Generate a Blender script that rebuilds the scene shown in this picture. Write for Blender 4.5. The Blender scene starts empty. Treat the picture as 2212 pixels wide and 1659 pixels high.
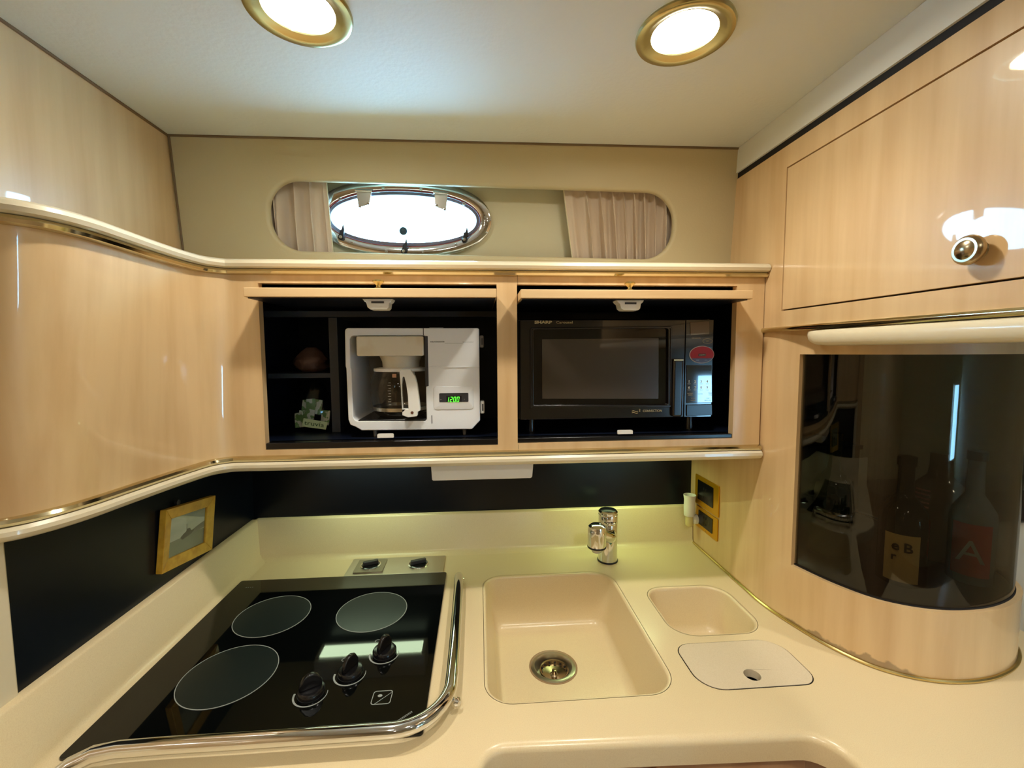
import bpy, bmesh, math, random
from mathutils import Vector, Matrix
from mathutils.geometry import tessellate_polygon
random.seed(7)
S = bpy.context.scene
COL = S.collection

# ------------------------------------------------------------------ camera
FPX = 947.5                       # focal length in photo pixels (2212 x 1659)
YAW, PIT, ROL = (math.radians(a) for a in (4.237, 4.271, -0.344))
CZ = 1.4969
CAM = Vector((0, 0, CZ))
fw = Vector((math.sin(YAW)*math.cos(PIT), math.cos(YAW)*math.cos(PIT), -math.sin(PIT)))
rx = Vector((math.cos(YAW), -math.sin(YAW), 0)); up = rx.cross(fw)
cx_ = rx*math.cos(ROL) + up*math.sin(ROL); cu_ = cx_.cross(fw)
cd = bpy.data.cameras.new('camera'); cam = bpy.data.objects.new('camera', cd); COL.objects.link(cam)
cd.sensor_width = 36; cd.lens = 36*FPX/2212; cd.clip_start = .01
m = Matrix((cx_, cu_, -fw)).transposed().to_4x4(); m.translation = CAM
cam.matrix_world = m; S.camera = cam

# ------------------------------------------------------------------ world, exposure
W = bpy.data.worlds.new('world'); S.world = W; W.use_nodes = True
bg = W.node_tree.nodes['Background']
bg.inputs[0].default_value = (.32, .68, 1, 1); bg.inputs[1].default_value = 16.0
S.view_settings.view_transform = 'Standard'; S.view_settings.look = 'None'
S.view_settings.gamma = 1; S.view_settings.use_curve_mapping = False
S.view_settings.exposure = 1.0
LAMP_E = 31.0        # ceiling lamp lens emission
SPOT_W = 4.6        # halogen beam of each galley downlight
FLUO_E = 5.0         # fluorescent tube emission

# ------------------------------------------------------------------ helpers
def V(*a): return Vector(a)
def ray(u, v): return cx_*((u-1106)/FPX) - cu_*((v-829.5)/FPX) + fw
class Frame:
    def __init__(s, o, ex, ey):
        s.o = Vector(o); s.ex = Vector(ex).normalized(); s.ey = Vector(ey).normalized()
        s.n = s.ex.cross(s.ey).normalized()
    def p(s, a, b, c=0): return s.o + s.ex*a + s.ey*b + s.n*c
    def hit(s, u, v, c=0):
        r = ray(u, v); o = s.o + s.n*c
        q = CAM + r*((o-CAM).dot(s.n)/r.dot(s.n)) - s.o
        return (q.dot(s.ex), q.dot(s.ey))
    def off(s, c): return Frame(s.o + s.n*c, s.ex, s.ey)
FY = lambda y: Frame((0, y, 0), (1, 0, 0), (0, 0, 1))        # faces the camera
FX = lambda x: Frame((x, 0, 0), (0, -1, 0), (0, 0, 1))       # right-hand plane, faces left
FL = lambda x: Frame((x, 0, 0), (0, 1, 0), (0, 0, 1))        # left-hand plane, faces right
FZ = lambda z: Frame((0, 0, z), (1, 0, 0), (0, 1, 0))        # horizontal, faces up
ORG = {}
def tag(o, label=None, cat=None, group=None, kind=None):
    if label: o['label'] = label
    if cat: o['category'] = cat
    if group: o['group'] = group
    if kind: o['kind'] = kind
    return o
def thing(name, loc, label, cat, group=None):
    o = bpy.data.objects.new(name, None); COL.objects.link(o); o.location = loc
    o.empty_display_size = .02; ORG[o] = Vector(loc)
    return tag(o, label, cat, group)
def mk(name, vs, fs, mat, parent=None, smooth=True, bevel=0, seg=2, ang=35, solid=0, mats=None, fm=None):
    org = ORG[parent] if parent else Vector((0, 0, 0))
    me = bpy.data.meshes.new(name)
    me.from_pydata([tuple(Vector(v)-org) for v in vs], [], [tuple(f) for f in fs])
    bm = bmesh.new(); bm.from_mesh(me)
    bmesh.ops.remove_doubles(bm, verts=bm.verts, dist=1e-6)
    bmesh.ops.recalc_face_normals(bm, faces=bm.faces)
    bm.to_mesh(me); bm.free()
    if smooth:
        me.shade_smooth(); me.set_sharp_from_angle(angle=math.radians(ang))
    me.materials.append(mat)
    o = bpy.data.objects.new(name, me); COL.objects.link(o)
    if parent: o.parent = parent
    ORG[o] = org
    if solid:
        md = o.modifiers.new('s', 'SOLIDIFY'); md.thickness = solid
    if bevel:
        md = o.modifiers.new('b', 'BEVEL'); md.width = bevel; md.segments = seg
        md.limit_method = 'ANGLE'; md.angle_limit = math.radians(40); md.harden_normals = smooth
    return o
class G:                                   # geometry collector
    def __init__(s): s.v = []; s.f = []
    def add(s, vs, fs):
        n = len(s.v); s.v += [Vector(q) for q in vs]; s.f += [[i+n for i in f] for f in fs]; return s
    def fbox(s, F, a0, a1, b0, b1, c0, c1):
        vs = [F.p(a, b, c) for c in (c0, c1) for b in (b0, b1) for a in (a0, a1)]
        return s.add(vs, [(0,1,3,2),(4,5,7,6),(0,1,5,4),(2,3,7,6),(0,2,6,4),(1,3,7,5)])
    def box(s, x0, x1, y0, y1, z0, z1): return s.fbox(FZ(0), x0, x1, y0, y1, z0, z1)
    def rings(s, R, closed=True, cap0=False, cap1=False):
        n = len(R[0]); vs = [q for r in R for q in r]; fs = []
        for k in range(len(R)-1):
            for i in range(n if closed else n-1):
                j = (i+1) % n; fs.append((k*n+i, k*n+j, (k+1)*n+j, (k+1)*n+i))
        if cap0: fs.append(tuple(range(n)))
        if cap1: fs.append(tuple((len(R)-1)*n+i for i in range(n)))
        return s.add(vs, fs)
    def lathe(s, o, ax, prof, n=32, cap0=False, cap1=False):   # prof: (radius, height)
        ax = Vector(ax).normalized(); t = ax.orthogonal().normalized(); b = ax.cross(t)
        R = [[Vector(o)+ax*h+(t*math.cos(2*math.pi*i/n)+b*math.sin(2*math.pi*i/n))*r for i in range(n)] for r, h in prof]
        return s.rings(R, True, cap0, cap1)
    def tube(s, pts, r, n=14, caps=True):
        pts = [Vector(p) for p in pts]; R = []; prev = None
        for i, p in enumerate(pts):
            d = (pts[min(i+1, len(pts)-1)]-pts[max(i-1, 0)]).normalized()
            if prev is None: t = d.orthogonal().normalized()
            else: t = (prev - d*prev.dot(d)).normalized()
            prev = t; b = d.cross(t); rr = r[i] if isinstance(r, (list, tuple)) else r
            R.append([p+(t*math.cos(2*math.pi*k/n)+b*math.sin(2*math.pi*k/n))*rr for k in range(n)])
        return s.rings(R, True, caps, caps)
    def plate(s, F, loop, c0, c1, holes=()):          # extruded outline with through-holes
        loops = [list(loop)]+[list(h) for h in holes]
        flat = [p for l in loops for p in l]; N = len(flat)
        tri = tessellate_polygon([[Vector((p[0], p[1], 0)) for p in l] for l in loops])
        vs = [F.p(p[0], p[1], c0) for p in flat]+[F.p(p[0], p[1], c1) for p in flat]
        fs = []
        if not holes: fs = [tuple(range(N)), tuple(range(N, 2*N))]
        else:
            for t in tri: fs.append(tuple(t)); fs.append(tuple(i+N for i in t))
        k = 0
        for l in loops:
            n = len(l)
            for i in range(n): fs.append((k+i, k+(i+1) % n, N+k+(i+1) % n, N+k+i))
            k += n
        return s.add(vs, fs)
    def flat(s, F, loop, c=0, holes=()):
        loops = [list(loop)]+[list(h) for h in holes]; flat = [p for l in loops for p in l]
        tri = tessellate_polygon([[Vector((p[0], p[1], 0)) for p in l] for l in loops])
        return s.add([F.p(p[0], p[1], c) for p in flat], [tuple(t) for t in tri])
    def mk(s, name, mat, parent=None, **k): return mk(name, s.v, s.f, mat, parent, **k)
def rrect(a0, a1, b0, b1, r, n=6):
    rs = r if isinstance(r, (list, tuple)) else (r,)*4      # order: right-top, left-top, left-bottom, right-bottom
    out = []
    for (ca, cb, st), q in zip(((a1, b1, 0), (a0, b1, 90), (a0, b0, 180), (a1, b0, 270)), rs):
        sa = -1 if ca == a1 else 1; sb = -1 if cb == b1 else 1
        for k in range(n+1):
            t = math.radians(st+90*k/n); out.append((ca+sa*q+q*math.cos(t), cb+sb*q+q*math.sin(t)))
    return out
def ell(a, b, ra, rb, n=48, e=1.0, rot=0):
    out = []
    for i in range(n):
        t = 2*math.pi*i/n; c, s_ = math.cos(t), math.sin(t)
        x = ra*math.copysign(abs(c)**e, c); y = rb*math.copysign(abs(s_)**e, s_)
        out.append((a+x*math.cos(rot)-y*math.sin(rot), b+x*math.sin(rot)+y*math.cos(rot)))
    return out
def offs(loop, d):          # offset a closed loop inwards (counter-clockwise loop) by d
    n = len(loop); A = sum(loop[i][0]*loop[(i+1) % n][1]-loop[(i+1) % n][0]*loop[i][1] for i in range(n))
    sg = 1 if A > 0 else -1; out = []
    for i in range(n):
        p, q, r = Vector(loop[i-1]), Vector(loop[i]), Vector(loop[(i+1) % n])
        e1 = (q-p); e2 = (r-q)
        n1 = Vector((-e1.y, e1.x)).normalized() if e1.length > 1e-9 else Vector((0, 0))
        n2 = Vector((-e2.y, e2.x)).normalized() if e2.length > 1e-9 else n1
        nn = (n1+n2); nn = nn.normalized() if nn.length > 1e-9 else n1
        k = 1/max(.5, nn.dot(n1)) if n1.length else 1
        out.append(tuple(q+nn*d*sg*k))
    return out
def cr(pts, n=8):           # Catmull-Rom through points
    P = [Vector(p) for p in pts]; out = []
    for i in range(len(P)-1):
        a, b, c, d = P[max(i-1, 0)], P[i], P[i+1], P[min(i+2, len(P)-1)]
        for k in range(n):
            t = k/n
            out.append(.5*((2*b)+(c-a)*t+(2*a-5*b+4*c-d)*t*t+(3*b-a-3*c+d)*t**3))
    return out+[P[-1]]
def normals2(path):         # left-hand normals of an open plan path
    out = []
    for i in range(len(path)):
        d = (path[min(i+1, len(path)-1)]-path[max(i-1, 0)]).normalized(); out.append(Vector((d.y, -d.x)))
    return out
def sweep(path, prof, closed_prof=True, side=1):  # prof: (outward, z); outward is to the right of travel
    N = normals2(path)
    R = [[Vector((p.x+nn.x*o*side, p.y+nn.y*o*side, z)) for o, z in prof] for p, nn in zip(path, N)]
    g = G(); g.rings(R, closed_prof, closed_prof, closed_prof); return g
def text(name, s, size, F, a, b, c, mat, parent, width=None, shear=0, align='LEFT', bold=0):
    cu = bpy.data.curves.new(name, 'FONT'); cu.body = s; cu.size = size; cu.shear = shear; cu.align_x = align; cu.offset = bold
    cu.resolution_u = 2
    ob = bpy.data.objects.new(name, cu); me = bpy.data.meshes.new_from_object(ob)
    xs = [v.co.x for v in me.vertices]; k = 1
    if width: k = width/(max(xs)-min(xs))
    vs = [F.p(a+v.co.x*k, b+v.co.y, c) for v in me.vertices]; fs = [tuple(p.vertices) for p in me.polygons]
    bpy.data.objects.remove(ob); bpy.data.curves.remove(cu); bpy.data.meshes.remove(me)
    return mk(name, vs, fs, mat, parent, smooth=False)

# ------------------------------------------------------------------ materials
def srgb(r, g, b):
    f = lambda c: (c/255)/12.92 if c/255 <= .04045 else ((c/255+.055)/1.055)**2.4
    return (f(r), f(g), f(b), 1)
def mat(name, col, rough=.5, metal=0, coat=0, spec=.5, noise=None, bump=None, emit=None, trans=0, coat_r=.03, sheen=0):
    M = bpy.data.materials.new(name); M.use_nodes = True; N = M.node_tree.nodes; L = M.node_tree.links
    B = N['Principled BSDF']; B.inputs['Base Color'].default_value = col
    B.inputs['Roughness'].default_value = rough; B.inputs['Metallic'].default_value = metal
    B.inputs['Coat Weight'].default_value = coat; B.inputs['Coat Roughness'].default_value = coat_r
    B.inputs['Specular IOR Level'].default_value = spec; B.inputs['Transmission Weight'].default_value = trans
    B.inputs['Sheen Weight'].default_value = sheen
    tc = N.new('ShaderNodeTexCoord')
    if noise:                                # (scale xyz, colour2, low, high, detail)
        sc, c2, lo, hi, det = noise
        mp = N.new('ShaderNodeMapping'); mp.inputs['Scale'].default_value = sc
        nt = N.new('ShaderNodeTexNoise'); nt.inputs['Scale'].default_value = 1; nt.inputs['Detail'].default_value = det
        rp = N.new('ShaderNodeValToRGB'); rp.color_ramp.elements[0].position = lo; rp.color_ramp.elements[1].position = hi
        rp.color_ramp.elements[0].color = col; rp.color_ramp.elements[1].color = c2
        L.new(tc.outputs['Object'], mp.inputs[0]); L.new(mp.outputs[0], nt.inputs[0]); L.new(nt.outputs[0], rp.inputs[0])
        L.new(rp.outputs[0], B.inputs['Base Color'])
    if bump:                                 # (scale, strength, distance)
        nb = N.new('ShaderNodeTexNoise'); nb.inputs['Scale'].default_value = bump[0]; nb.inputs['Detail'].default_value = 4
        bn = N.new('ShaderNodeBump'); bn.inputs['Strength'].default_value = bump[1]; bn.inputs['Distance'].default_value = bump[2]
        L.new(tc.outputs['Object'], nb.inputs[0]); L.new(nb.outputs[0], bn.inputs['Height']); L.new(bn.outputs[0], B.inputs['Normal'])
    if emit:
        B.inputs['Emission Color'].default_value = emit[0]; B.inputs['Emission Strength'].default_value = emit[1]
    return M
def thin_glass(name, tint, rough=.0, ior=1.5):
    M = bpy.data.materials.new(name); M.use_nodes = True; N = M.node_tree.nodes; L = M.node_tree.links
    N.remove(N['Principled BSDF']); out = N['Material Output']
    t = N.new('ShaderNodeBsdfTransparent'); t.inputs[0].default_value = tint
    g = N.new('ShaderNodeBsdfGlossy'); g.inputs['Roughness'].default_value = rough
    fr = N.new('ShaderNodeFresnel')       # thin sheet: the same reflectance from either side
    ge = N.new('ShaderNodeNewGeometry'); mr = N.new('ShaderNodeMapRange')
    mr.inputs['To Min'].default_value = ior; mr.inputs['To Max'].default_value = 1/ior
    L.new(ge.outputs['Backfacing'], mr.inputs['Value']); L.new(mr.outputs[0], fr.inputs[0])
    mx = N.new('ShaderNodeMixShader'); L.new(fr.outputs[0], mx.inputs[0]); L.new(t.outputs[0], mx.inputs[1])
    L.new(g.outputs[0], mx.inputs[2]); L.new(mx.outputs[0], out.inputs[0]); return M
maple = mat('maple', srgb(227, 194, 146), .35, coat=.9, coat_r=.03, noise=((26, 26, 2.2), srgb(207, 169, 120), .38, .78, 5))
maple_dark = mat('maple_dark', srgb(186, 138, 96), .35, coat=.6, noise=((26, 26, 2), srgb(160, 112, 74), .4, .75, 5))
maple_edge = mat('maple_edge', srgb(224, 190, 142), .5, noise=((3, 60, 60), srgb(206, 170, 122), .4, .75, 4))
vinyl = mat('vinyl', srgb(202, 186, 146), .55, bump=(240, .12, .002))
headliner = mat('headliner', srgb(220, 222, 214), .6, bump=(120, .18, .003))
cream = mat('cream', srgb(226, 214, 184), .3, coat=.3)
solid = mat('solid_surface', srgb(231, 211, 170), .32, coat=.25, coat_r=.16, noise=((800, 800, 800), srgb(224, 202, 160), .42, .66, 2))
blackp = mat('black_laminate', srgb(8, 14, 24), .3, spec=.3)
navy = mat('dark_liner', srgb(11, 18, 34), .35, spec=.35)
gap = mat('dark_gap', srgb(12, 10, 12), .7)
bglass = mat('black_glass', srgb(6, 8, 8), .04, spec=.5)
burner_m = mat('burner_zone', srgb(24, 33, 33), .3, bump=(900, .15, .0006))
print_grey = mat('print_grey', srgb(150, 156, 152), .5)
chrome = mat('chrome', srgb(225, 226, 228), .07, metal=1)
steel = mat('steel', srgb(200, 196, 184), .28, metal=1)
brass = mat('brass', srgb(212, 202, 168), .12, metal=1)
lamp_brass = mat('lamp_brass', srgb(188, 178, 132), .2, metal=1)
gold = mat('gold_trim', srgb(212, 192, 132), .25, metal=1)
goldplate = mat('gold_plate', srgb(216, 160, 20), .3, metal=.6)
pewter = mat('pewter', srgb(176, 160, 132), .22, metal=1)
white = mat('white_plastic', srgb(236, 235, 230), .35)
white2 = mat('appliance_white', srgb(238, 240, 242), .38)
white_st = mat('stained_white', srgb(224, 216, 196), .42, noise=((14, 14, 14), srgb(206, 186, 146), .5, .8, 3))
greyp = mat('grey_plastic', srgb(120, 116, 110), .5)
darkp = mat('dark_plastic', srgb(16, 16, 18), .22)
darkgrey = mat('dark_grey', srgb(52, 52, 56), .4)
mwbody = mat('microwave_black', srgb(13, 12, 13), .16, coat=.5)
mwglass = mat('microwave_glass', srgb(10, 9, 9), .05)
mwmesh = mat('microwave_screen', srgb(62, 54, 46), .18, coat=.7)
tan_print = mat('tan_print', srgb(176, 158, 112), .5)
pale_print = mat('pale_print', srgb(206, 200, 184), .5)
red_badge = mat('red_badge', srgb(158, 22, 14), .4, spec=.25)
green_led = mat('green_led', srgb(30, 200, 20), .5, emit=((.08, 1, .03, 1), 1.6))
fabric = mat('curtain_cloth', srgb(214, 194, 170), .8, sheen=.2, bump=(700, .2, .0008))
fabric_lin = mat('curtain_lining', srgb(226, 214, 180), .8)
gasket = mat('red_gasket', srgb(150, 70, 66), .5)
rubber = mat('rubber', srgb(26, 28, 34), .5)
pane = thin_glass('window_pane', (.96, .98, 1, 1))
smoke = thin_glass('smoke_acrylic', (.53, .52, .48, 1), .015)
clear = thin_glass('clear_glass', (.80, .78, .74, 1), .0, 1.45)
film = thin_glass('clear_film', (.86, .88, .88, 1), .08, 1.5)
lens = mat('lamp_lens', (1, 1, 1, 1), .4, emit=((1, .95, .82, 1), LAMP_E))
reflector = mat('lamp_reflector', srgb(250, 244, 224), .4)
fluo_r = mat('fluorescent_green', (1, 1, 1, 1), .4, emit=((.76, 1, .44, 1), FLUO_E*1.2))
fluo = mat('fluorescent', (1, 1, 1, 1), .4, emit=((.78, 1, .64, 1), FLUO_E))
greenpack = mat('green_packet', srgb(120, 160, 96), .5, noise=((60, 60, 60), srgb(220, 224, 204), .5, .52, 1))
greenink = mat('green_ink', srgb(34, 78, 40), .5)
paperbag = mat('brown_paper', srgb(116, 80, 60), .7, bump=(60, .4, .004))
bottle_dark = mat('bottle_dark', srgb(14, 16, 12), .06, coat=.6)
bottle_grey = mat('bottle_grey', srgb(120, 100, 88), .12, coat=.6)
bottle_blue = mat('bottle_pale', srgb(140, 150, 150), .08, coat=.6)
label_tan = mat('label_tan', srgb(232, 196, 120), .6)
label_red = mat('label_red', srgb(206, 44, 30), .5)
label_pink = mat('label_pink', srgb(206, 140, 130), .6)
ink = mat('brown_ink', srgb(70, 44, 16), .6)
frame_wood = mat('frame_wood', srgb(222, 176, 62), .4, coat=.3, noise=((40, 40, 40), srgb(196, 146, 40), .4, .7, 3))
sea = mat('picture_sky', srgb(206, 212, 204), .25, noise=((8, 8, 30), srgb(176, 186, 176), .4, .7, 3))
seaw = mat('picture_water', srgb(132, 144, 134), .25)
boat_ink = mat('picture_boat', srgb(52, 58, 60), .3)
tissue = mat('tissue', srgb(236, 236, 226), .8, bump=(200, .3, .001))
bulb = mat('small_bulb', srgb(226, 214, 150), .1, coat=.5)
carpet = mat('carpet', srgb(178, 150, 118), .95, bump=(500, .6, .004))
sofa_m = mat('sofa_cloth', srgb(222, 210, 186), .8)
dirt = mat('grime', srgb(150, 122, 88), .6)

# ------------------------------------------------------------------ key planes
XR, XL, XP = .654, -.712, -.660        # right wood face, upper left wall, black panel on the left
YC, YB = .970, 1.300                   # cabinet face, black back panel
ZT, ZC = .900, 2.000                   # counter top, ceiling
FW = Frame((0, 1.125, 1.714), (1, -.012, 0), (0, -.09, 1))     # leaning vinyl wall with the port
FCB = FY(YC); FRP = FX(XR); FLP = FL(XP); FT = FZ(ZT)
def struct(name, g, m_, **k):
    o = g.mk(name, m_, **k); o['kind'] = 'structure'; return o

# ------------------------------------------------------------------ room shell
struct('ceiling', G().box(-.80, 2.7, -2.3, 1.45, ZC, ZC+.03), headliner, smooth=False)
struct('floor', G().box(-.80, 2.7, -2.3, 1.45, -.03, 0), carpet, smooth=False)
struct('wall_left', G().box(XL-.03, XL, -2.3, 1.45, 0, ZC), maple, smooth=False)
struct('wall_right', G().box(2.6, 2.63, -2.3, 1.45, 0, ZC), vinyl, smooth=False)
g = G().box(-.80, 2.20, -2.3, -2.27, 0, ZC).box(2.50, 2.7, -2.3, -2.27, 0, ZC).box(2.20, 2.50, -2.3, -2.27, 0, .70).box(2.20, 2.50, -2.3, -2.27, 1.24, ZC)
struct('wall_aft', g, vinyl, smooth=False)
struct('window_2', G().box(2.20, 2.50, -2.29, -2.285, .70, 1.24), pane, smooth=False)
# outer hull skin beside/below the galley
g = G().box(-.80, 1.13, 1.40, 1.43, 0, 1.66).box(1.13, 2.7, 1.36, 1.40, 0, ZC).box(1.10, 1.13, 1.15, 1.43, 1.55, ZC)
struct('wall_hull', g, vinyl, smooth=False)
struct('wall_galley', G().box(XP-.02, XR+.02, YB, YB+.02, ZT+.05, 1.32), blackp, smooth=False)
struct('wall_galley_left', G().box(XP-.03, XP, .640, YB+.02, ZT+.05, 1.30), blackp, smooth=False)
struct('trim_1', G().box(XP-.045, XP+.004, .595, .639, ZT+.06, 1.262), cream, bevel=.004)

# vinyl wall with the rounded-end opening
hs = FW.hit(572, 465)[0], FW.hit(1463, 488)[0]
zt1, zt2 = FW.hit(640, 378)[1], FW.hit(1390, 407)[1]
zb1, zb2 = FW.hit(640, 550)[1], FW.hit(1385, 567)[1]
zt, zb = (zt1+zt2)/2, (zb1+zb2)/2
st = rrect(hs[0], hs[1], zb, zt, (zt-zb)*.46, 16)
tilt = (zt2-zt1)/.84
st = [(a, b+(a-(hs[0]+hs[1])/2)*(tilt*.8)) for a, b in st]
out = [(-.72, -.026), (.68, -.026), (.68, .31), (-.72, .31)]
g = G().flat(FW, out, 0, [st])
R = [[FW.p(a, b, -.009*(1-math.cos(t))) for a, b in offs(st, .009*math.sin(t))] for t in (0, .3, .6, .9, 1.2, 1.5708)]
R.append([FW.p(a, b, -.014) for a, b in offs(st, .009)])
R.append([FW.p(a, b, -.014) for a, b in offs(st, -.004)])
g.rings(R)
struct('wall_back', g, vinyl, ang=60)
# piping seams at the corners of the vinyl wall
g = G().tube([FW.p(XL+.006, -.02, .001), FW.p(XL+.004, .288, .001)], .0025, 8).tube([FW.p(XL, .2855, .001), FW.p(XR, .2855, .001)], .0028, 8)
struct('trim_2', g, mat('seam_brown', srgb(118, 98, 70), .7))
struct('trim_3', G().tube([V(XL+.001, 1.12, ZC-.002), V(XL+.001, -2.2, ZC-.002)], .003, 8), mat('seam_brown2', srgb(120, 96, 66), .7))

# recessed panel carrying the port
FH = FW.off(-.068)
pc = FH.hit(874, 474); prot = -.012
RO, RI = (.2255, .0995), (.1965, .0695)
ho = ell(pc[0], pc[1], RI[0]+.008, RI[1]+.008, 64, .93, prot)
struct('wall_back_recess', G().plate(FH, [(-.74, -.03), (.75, -.03), (.75, .29), (-.74, .29)], -.012, 0, [ho]), mat('recess_vinyl', srgb(222, 212, 176), .5, bump=(240, .1, .002)), smooth=False)

# ------------------------------------------------------------------ port window
w = thing('window_1', FH.p(pc[0], pc[1]-.1, 0), 'oval chrome opening port with hinges and wing latches', 'window')
del w['category']; w['kind'] = 'structure'
def oval(ra, rb): return ell(pc[0], pc[1], ra, rb, 72, .93, prot)
R = []
for d, c in ((0, 0), (0, .008), (.0015, .0125), (.005, .0145), (.0245, .0145), (.0285, .012), (.0292, .006), (.0292, -.006)):
    R.append([FH.p(a, b, c) for a, b in oval(RO[0]-d, RO[1]-d)])
g = G().rings(R); g.mk('frame', chrome, w)
G().rings([[FH.p(a, b, c) for a, b in oval(RI[0]+d, RI[1]+d)] for d, c in ((.0008, .004), (.0004, .0085), (-.0016, .0085), (-.002, .004))]).mk('gasket', gasket, w)
R = [[FH.p(a, b, c) for a, b in oval(RI[0]+d, RI[1]+d)] for d, c in ((-.0018, .003), (-.003, .0065), (-.0105, .0065), (-.0115, -.002))]
G().rings(R).mk('inner_rim', mat('port_grey', srgb(112, 112, 128), .45, metal=.3), w)
G().plate(FH, oval(RI[0]-.004, RI[1]-.004), -.006, 0).mk('glass', pane, w, smooth=False)
def port_px(zx, zy, c=.0145): return FH.hit(540+zx/3.95, 340+zy/3.95, c)
for zx, zy in ((768, 356), (1135, 260), (1458, 272), (1825, 395), (1982, 562), (1757, 745), (1476, 806), (1163, 800), (870, 726)):
    a, b = port_px(zx, zy)
    sc = G().lathe(FH.p(a, b, .0145), FH.n, ((.0042, 0), (.0042, .001), (.003, .0022), (0, .0024)), 14).mk('screw', steel, w)
    G().fbox(FH, a-.0022, a+.0022, b-.0004, b+.0004, .0164, .0172).mk('screw_slot', darkgrey, sc, smooth=False)
for (x0, y0, x1, y1, x2, y2, x3, y3) in ((905, 285, 1035, 290, 1018, 400, 925, 425), (1572, 300, 1685, 312, 1672, 452, 1578, 418)):
    lp = [port_px(x0, y0, .02), port_px(x1, y1, .02), port_px(x2, y2, .02), port_px(x3, y3, .02)]
    h = G().plate(FH, lp, .015, .0195).mk('hinge', steel, w, bevel=.0008)
    q0, q1 = FH.p(*port_px(x0-8, y0-6, .019), .019), FH.p(*port_px(x1+8, y1-4, .019), .019)
    G().tube([q0, q1], .0042, 12).mk('hinge_pin', chrome, h)
    for px, py in ((x3+14, y3-8), (x2-10, y2-8)):
        a, b = port_px(px, py, .02); G().lathe(FH.p(a, b, .0195), FH.n, ((.0038, 0), (.0034, .0015), (0, .002)), 12).mk('rivet', chrome, h)
for zx, zy in ((775, 678), (1312, 800), (1828, 700)):
    a, b = port_px(zx, zy, .02)
    k = G().lathe(FH.p(a, b, .012), FH.n, ((.0075, 0), (.0075, .008), (.005, .011), (0, .011)), 18).mk('wing_latch', rubber, w)
    G().plate(FH, [(a-.004, b+.002), (a+.007, b), (a+.010, b+.018), (a+.0085, b+.030), (a+.0075, b+.030), (a+.003, b+.018), (a-.001, b+.016)], .016, .023).mk('wing', rubber, k, bevel=.001)
    G().lathe(FH.p(a, b, .0232), FH.n, ((.0042, 0), (.003, .0012), (0, .0014)), 12).mk('latch_screw', steel, k)
a, b = port_px(1305, 625, .006)
G().lathe(FH.p(a, b, 0), FH.n, ((.0105, 0), (.010, .003), (.006, .006), (0, .0065)), 24).mk('suction_knob', mat('teal_rubber', srgb(38, 66, 78), .4), w)

# ------------------------------------------------------------------ galley cabinet (S-curved face, two open bays)
low = [(-.80, .585), (-.72, .600), (-.649, .628), (-.622, .660), (-.606, .705), (-.597, .765), (-.587, .830), (-.576, .890), (-.562, .942), (-.535, .967), (-.505, .971), (-.475, YC)]
upp = [(-.80, .565), (-.70, .577), (-.604, .602), (-.572, .628), (-.560, .672), (-.561, .730), (-.565, .807), (-.565, .875), (-.556, .935), (-.528, .966), (-.505, .971), (-.475, YC)]
LP, UP = cr([V(*p) for p in low], 6), cr([V(*p) for p in upp], 6)
ZL, ZU = 1.2765, 1.656
cab = thing('galley_cabinet', (0, YC, ZL), 'maple wall cabinet with S-curved left end and two open appliance bays', 'cabinet')
XE = .652
ol = (FCB.hit(563, 700)[0]-.002, FCB.hit(1073.5, 700)[0], FCB.hit(1117, 700)[0], FCB.hit(1590, 700)[0])
zo0, zo1 = FCB.hit(1076, 961)[1], FCB.hit(1073, 614)[1]
g = G()
zs = [ZL-.01+(ZU+.01-ZL+.01)*k/6 for k in range(7)]
g.rings([[V(*(p.lerp(q, k/6)), zs[k]) for p, q in zip(LP, UP)] for k in range(7)], closed=False)
sf = FCB
hole1 = [(ol[0], zo0), (ol[1], zo0), (ol[1], zo1), (ol[0], zo1)]
hole2 = [(ol[2], zo0+.003), (ol[3], zo0+.004), (ol[3], zo1-.001), (ol[2], zo1)]
gs = G().plate(sf, [(-.475, ZL-.01), (XE, ZL-.01), (XE, ZU+.01), (-.475, ZU+.01)], -.018, 0, [hole1, hole2])
g.add(gs.v, gs.f)
g.mk('face_panel', maple, cab, ang=30)
# right end of the cabinet is dead against the side panel
# carcass boxes: dark liners
def bay(x0, x1, z0, z1, y0, y1):
    g = G()
    g.box(x0-.008, x0, y0, y1, z0-.008, z1+.008).box(x1, x1+.008, y0, y1, z0-.008, z1+.008)
    g.box(x0, x1, y0, y1, z0-.008, z0).box(x0, x1, y0, y1, z1, z1+.008).box(x0-.008, x1+.008, y1, y1+.008, z0-.008, z1+.008)
    return g
zf = zo0+.014
bay(ol[0]-.045, ol[1]+.012, zf, ZU, YC+.019, 1.285).mk('bay_liner', navy, cab, smooth=False)
bay(ol[2]-.012, ol[3]+.045, zf, ZU, YC+.019, 1.285).mk('bay_liner', navy, cab, smooth=False)
G().box(ol[0], ol[1], YC+.001, YC+.03, zo0, zf).mk('sill', darkp, cab, bevel=.002)
G().box(ol[2], ol[3], YC+.001, YC+.03, zo0+.004, zf).mk('sill', darkp, cab, bevel=.002)
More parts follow.
